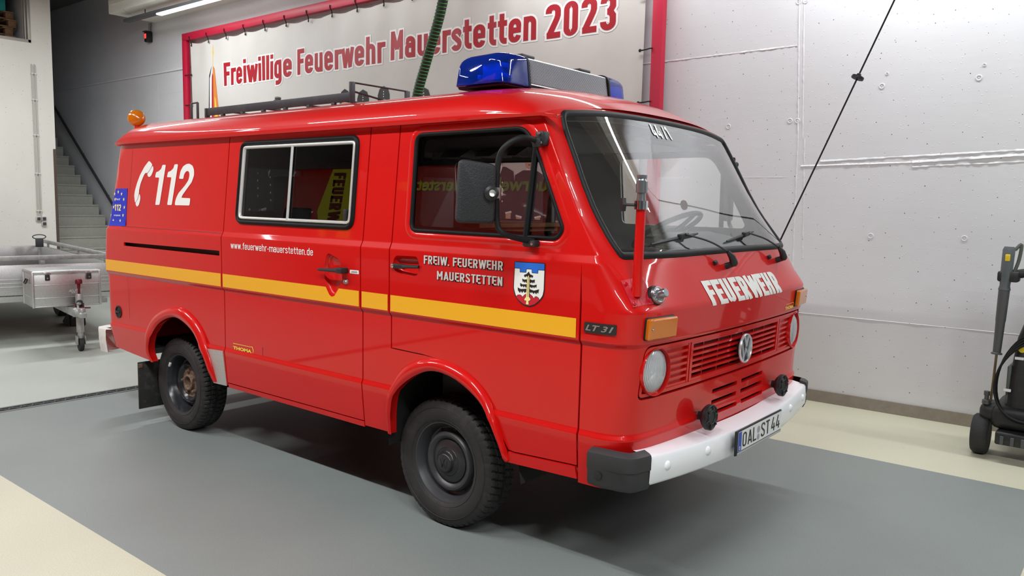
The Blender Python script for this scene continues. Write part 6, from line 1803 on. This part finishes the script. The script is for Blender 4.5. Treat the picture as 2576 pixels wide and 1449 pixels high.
# ------------------------------------------------------------------ pressure washer
pw = thing('pressure_washer', 'black pressure washer with a grey spray gun and coiled cord by the wall', 'pressure washer', (2.05, 2.55, 0), 0)
def ps_(name, lo, hi, mat=machine_black, bev=.02, parent=pw, seg=3, mt=None):
    b = B(); box(b, lo, hi, bev, seg, mat=mt); return obj(name, b, mat, parent, 40)
def wheel_w(x):
    b = B(); lathe(b, [(.03, -.045), (.085, -.05), (.118, -.048), (.132, -.034), (.1345, -.015), (.1345, .015), (.132, .034), (.118, .048), (.085, .05), (.03, .045)], (x, 2.40, .1345), (1, 0, 0), 44)
    w_ = obj('wheel', b, M('cart_tyre', (.022, .022, .022), .7, bump=(120, .6, .006)), pw, 40)
    b = B(); lathe(b, [(.07, -.052), (.05, -.056), (.02, -.058), (0, -.058)], (x, 2.40, .1345), (1, 0, 0), 24, cap=False); obj('wheel_hub', b, machine_grey, w_, 40)
wheel_w(1.700); wheel_w(2.385)
ch = ps_('chassis', (1.755, 2.30, .20), (2.36, 2.80, .36), machine_black, .05); ps_('axle_guard', (1.80, 2.245, .115), (2.34, 2.42, .20), machine_black, .012, pw)
for k in range(9): ps_('guard_rib', (1.83+.058*k, 2.238, .12), (1.85+.058*k, 2.25, .175), machine_grey, .002, pw, 1)
ps_('wheel_cover', (1.685, 2.33, .235), (1.86, 2.55, .355), machine_black, .045)
# body, tapering
b = B(); prev = None
for z, x0, x1, y0, y1 in ((.33, 1.83, 2.30, 2.33, 2.74), (.55, 1.838, 2.292, 2.34, 2.73), (.80, 1.86, 2.27, 2.38, 2.70), (.93, 1.895, 2.235, 2.42, 2.68), (.99, 1.93, 2.20, 2.46, 2.64)):
    r = [b.verts.new((x, y, z)) for x, y in rpoly([(x0, y0), (x1, y0), (x1, y1), (x0, y1)], .06, 5)]
    if prev:
        for i in range(len(r)): b.faces.new((prev[i], prev[(i+1) % len(r)], r[(i+1) % len(r)], r[i]))
    prev = r
b.faces.new(prev); bd = obj('body', b, machine_black, pw, 50)
ps_('side_cheek', (1.825, 2.36, .36), (1.85, 2.62, .62), olive_grey, .01)
for x in (1.93, 2.20):
    b = B(); tube(b, [(x, 2.50, .95), (x, 2.50, 1.34)], .017, 12); obj('handle_tube', b, steel, pw)
ps_('gun_bracket', (1.905, 2.36, 1.05), (1.985, 2.52, 1.20), machine_black, .012)
b = B(); tube(b, catmull([(1.735, 2.42, 1.20), (1.82, 2.44, 1.215), (1.95, 2.46, 1.245), (2.07, 2.46, 1.27)], 5), [.030]*16, 10); box(b, (1.722, 2.37, 1.165), (1.845, 2.47, 1.235), .014); obj('lance_holder', b, machine_black, pw, 45)
b = B(); lathe(b, [(.03, -.05), (.11, -.05), (.115, -.04), (.10, -.03), (.10, .03), (.115, .04), (.11, .05), (.03, .05)], (2.065, 2.40, 1.13), (0, 1, 0), 32); obj('hose_reel', b, machine_black, pw, 40)
# spray gun and lance
g0, g1 = Vector((1.755, 2.38, .685)), Vector((1.775, 2.40, 1.395)); gd = (g1-g0)
b = B(); tube(b, [g0, g0+gd*.012, g0+gd*.02, g0+gd*.30, g0+gd*.32, g0+gd*.58, g0+gd*.60], [.033, .033, .024, .028, .030, .033, .033], 18); gun = obj('lance_sleeve', b, machine_grey, pw, 40)
b = B(); tube(b, [g0+gd*.60, g0+gd*.605, g0+gd*.64, g0+gd*.72, g0+gd*.97, g0+gd*1.0], [.036, .036, .030, .034, .036, .028], 18); obj('gun_grip', b, M('grip_grey', (.10, .115, .125), .5), gun, 40)
b = B(); box(b, (-.014, -.006, -.022), (.014, .006, .022), .004, mat=Matrix.Translation(g0+gd*.90+Vector((.002, -.036, 0)))); obj('grip_badge', b, signal_yellow, gun)
b = B(); tube(b, catmull([g0+gd*.97+Vector((.03, .02, 0)), g0+gd*1.02+Vector((.062, .03, 0)), g0+gd*.88+Vector((.058, .03, 0)), g0+gd*.76+Vector((.04, .02, 0))], 6), .011, 8); obj('trigger', b, olive_grey, gun)
b = B(); tube(b, [g0, g0+Vector((-.006, .003, -.18)), g0+Vector((-.012, .005, -.32))], .008, 8); obj('spray_pipe', b, M('brass_pipe', (.28, .22, .12), .4, metal=.8), gun)
b = B(); lathe(b, [(.018, 0), (.026, .006), (.026, .03), (.014, .036), (.014, .06), (.018, .062), (.018, .09), (0, .092)], (1.722, 2.36, .345), (0, 0, 1), 14); obj('nozzle_store', b, M('nozzle_grey', (.12, .12, .12), .4, metal=.5), pw)
# power cord in loops on the body
b = B()
for k in range(4):
    c_ = Vector((1.985+.006*k, 2.335-.010*k, .575-.008*k)); rx, rz = .205+.009*k, .305-.012*k
    tube(b, [c_+Vector((rx*math.cos(a)+.05*math.sin(a), .03*math.sin(a)+.015*math.cos(2*a), rz*math.sin(a))) for a in [2*PI*q/44 for q in range(44)]], .0075, 7, closed=True)
o = obj('power_cord', b, rubber, pw, 60)
ps_('cord_hook', (1.93, 2.31, .84), (1.99, 2.40, .89), machine_grey, .01)
for (x, z, w_, h_) in ((1.862, .668, .05, .017), (1.925, .585, .09, .052), (1.945, .545, .07, .022)):
    s_ = ps_('label', (x, 2.3335+(z-.55)*.16, z), (x+w_, 2.345+(z-.55)*.16, z+h_), label_white, .001, bd, 1)
ps_('cable_tie', (1.815, 2.318, .455), (1.86, 2.33, .475), label_white, .004)
b = B(); lathe(b, [(.022, 0), (.020, .008), (0, .010)], (1.897, 2.372, .735), (0, -1, 0), 16, cap=False); obj('yellow_knob', b, signal_yellow, pw)
# ------------------------------------------------------------------ the rest of the hall, met only in reflections
bm = B(); box(bm, (9.5, -11, -.02), (9.7, 3.3, 5.2)); struct('wall_front', bm, M('dark_unseen_wall', (.16, .17, .18), .5))  # unseen walls, given a dark colour to keep reflections on the van low
bm = B(); box(bm, (-18, -11.2, -.02), (9.5, -11, 5.2)); struct('wall_camera_side', bm, M('dark_unseen_wall'))
fe_ = thing('fire_engine', 'tall red fire engine with yellow lettering, mirrored in the van windows', 'fire engine', (-5.5, -7.6, 0))
eng = M('engine_red', (.55, .018, .006), .3, coat=1.)
def ep(name, lo, hi, mat=eng, bev=.03, parent=fe_): b = B(); box(b, lo, hi, bev, 3); return obj(name, b, mat, parent)
ep('body', (-7.2, -8.9, .75), (-1.6, -6.4, 3.25), eng, .06); ep('cab', (-9.3, -8.9, .60), (-7.25, -6.4, 3.25), eng, .10)
ep('skirt', (-7.2, -8.85, .42), (-1.6, -6.42, .74), M('engine_grey', (.25, .25, .26), .5), .03)
for x in (-6.9, -5.5, -4.1): ep('roller_shutter', (x, -6.41, .85), (x+1.25, -6.385, 2.25), eng, .01)
for x in (-9.15,): ep('cab_window', (x, -6.41, 1.75), (x+.72, -6.385, 2.55), M('engine_glass', (.02, .02, .022), .05, coat=1.), .04)
M('engine_yellow', (.75, .68, .02), .45)
def es(u, v): return (-u, -6.39, v)
letter('lettering', 'Feuerwehr Mauerstetten', M('engine_yellow'), fe_, es, box_=(3.35, 2.86, 6.40, .19), bold=.03, off=.004)
decal('yellow_field', [[(7.30, 1.9), (8.0, 1.9), (8.25, 2.5), (8.0, 3.2), (7.42, 3.2)]], M('engine_yellow'), fe_, es, .016)
sign('cab_lettering', 'FEUERWEHR', M('engine_maroon', (.16, .01, .008), .5), fe_, es, None, lambda u, v: (7.95 - v*.30, 3.14 - u*1.2), h=.1, off=.020)
for x in (-8.3, -4.9, -3.2):
    for y, s in ((-6.5, 1), (-8.8, -1)):
        b = B(); lathe(b, [(.20, .10), (.28, .13), (.45, .15), (.50, .12), (.5, -.12), (.45, -.15), (0, -.15)], (x, y-.16*s, .503), (0, s, 0), 40); obj('wheel', b, tyre_rubber, fe_, 40)
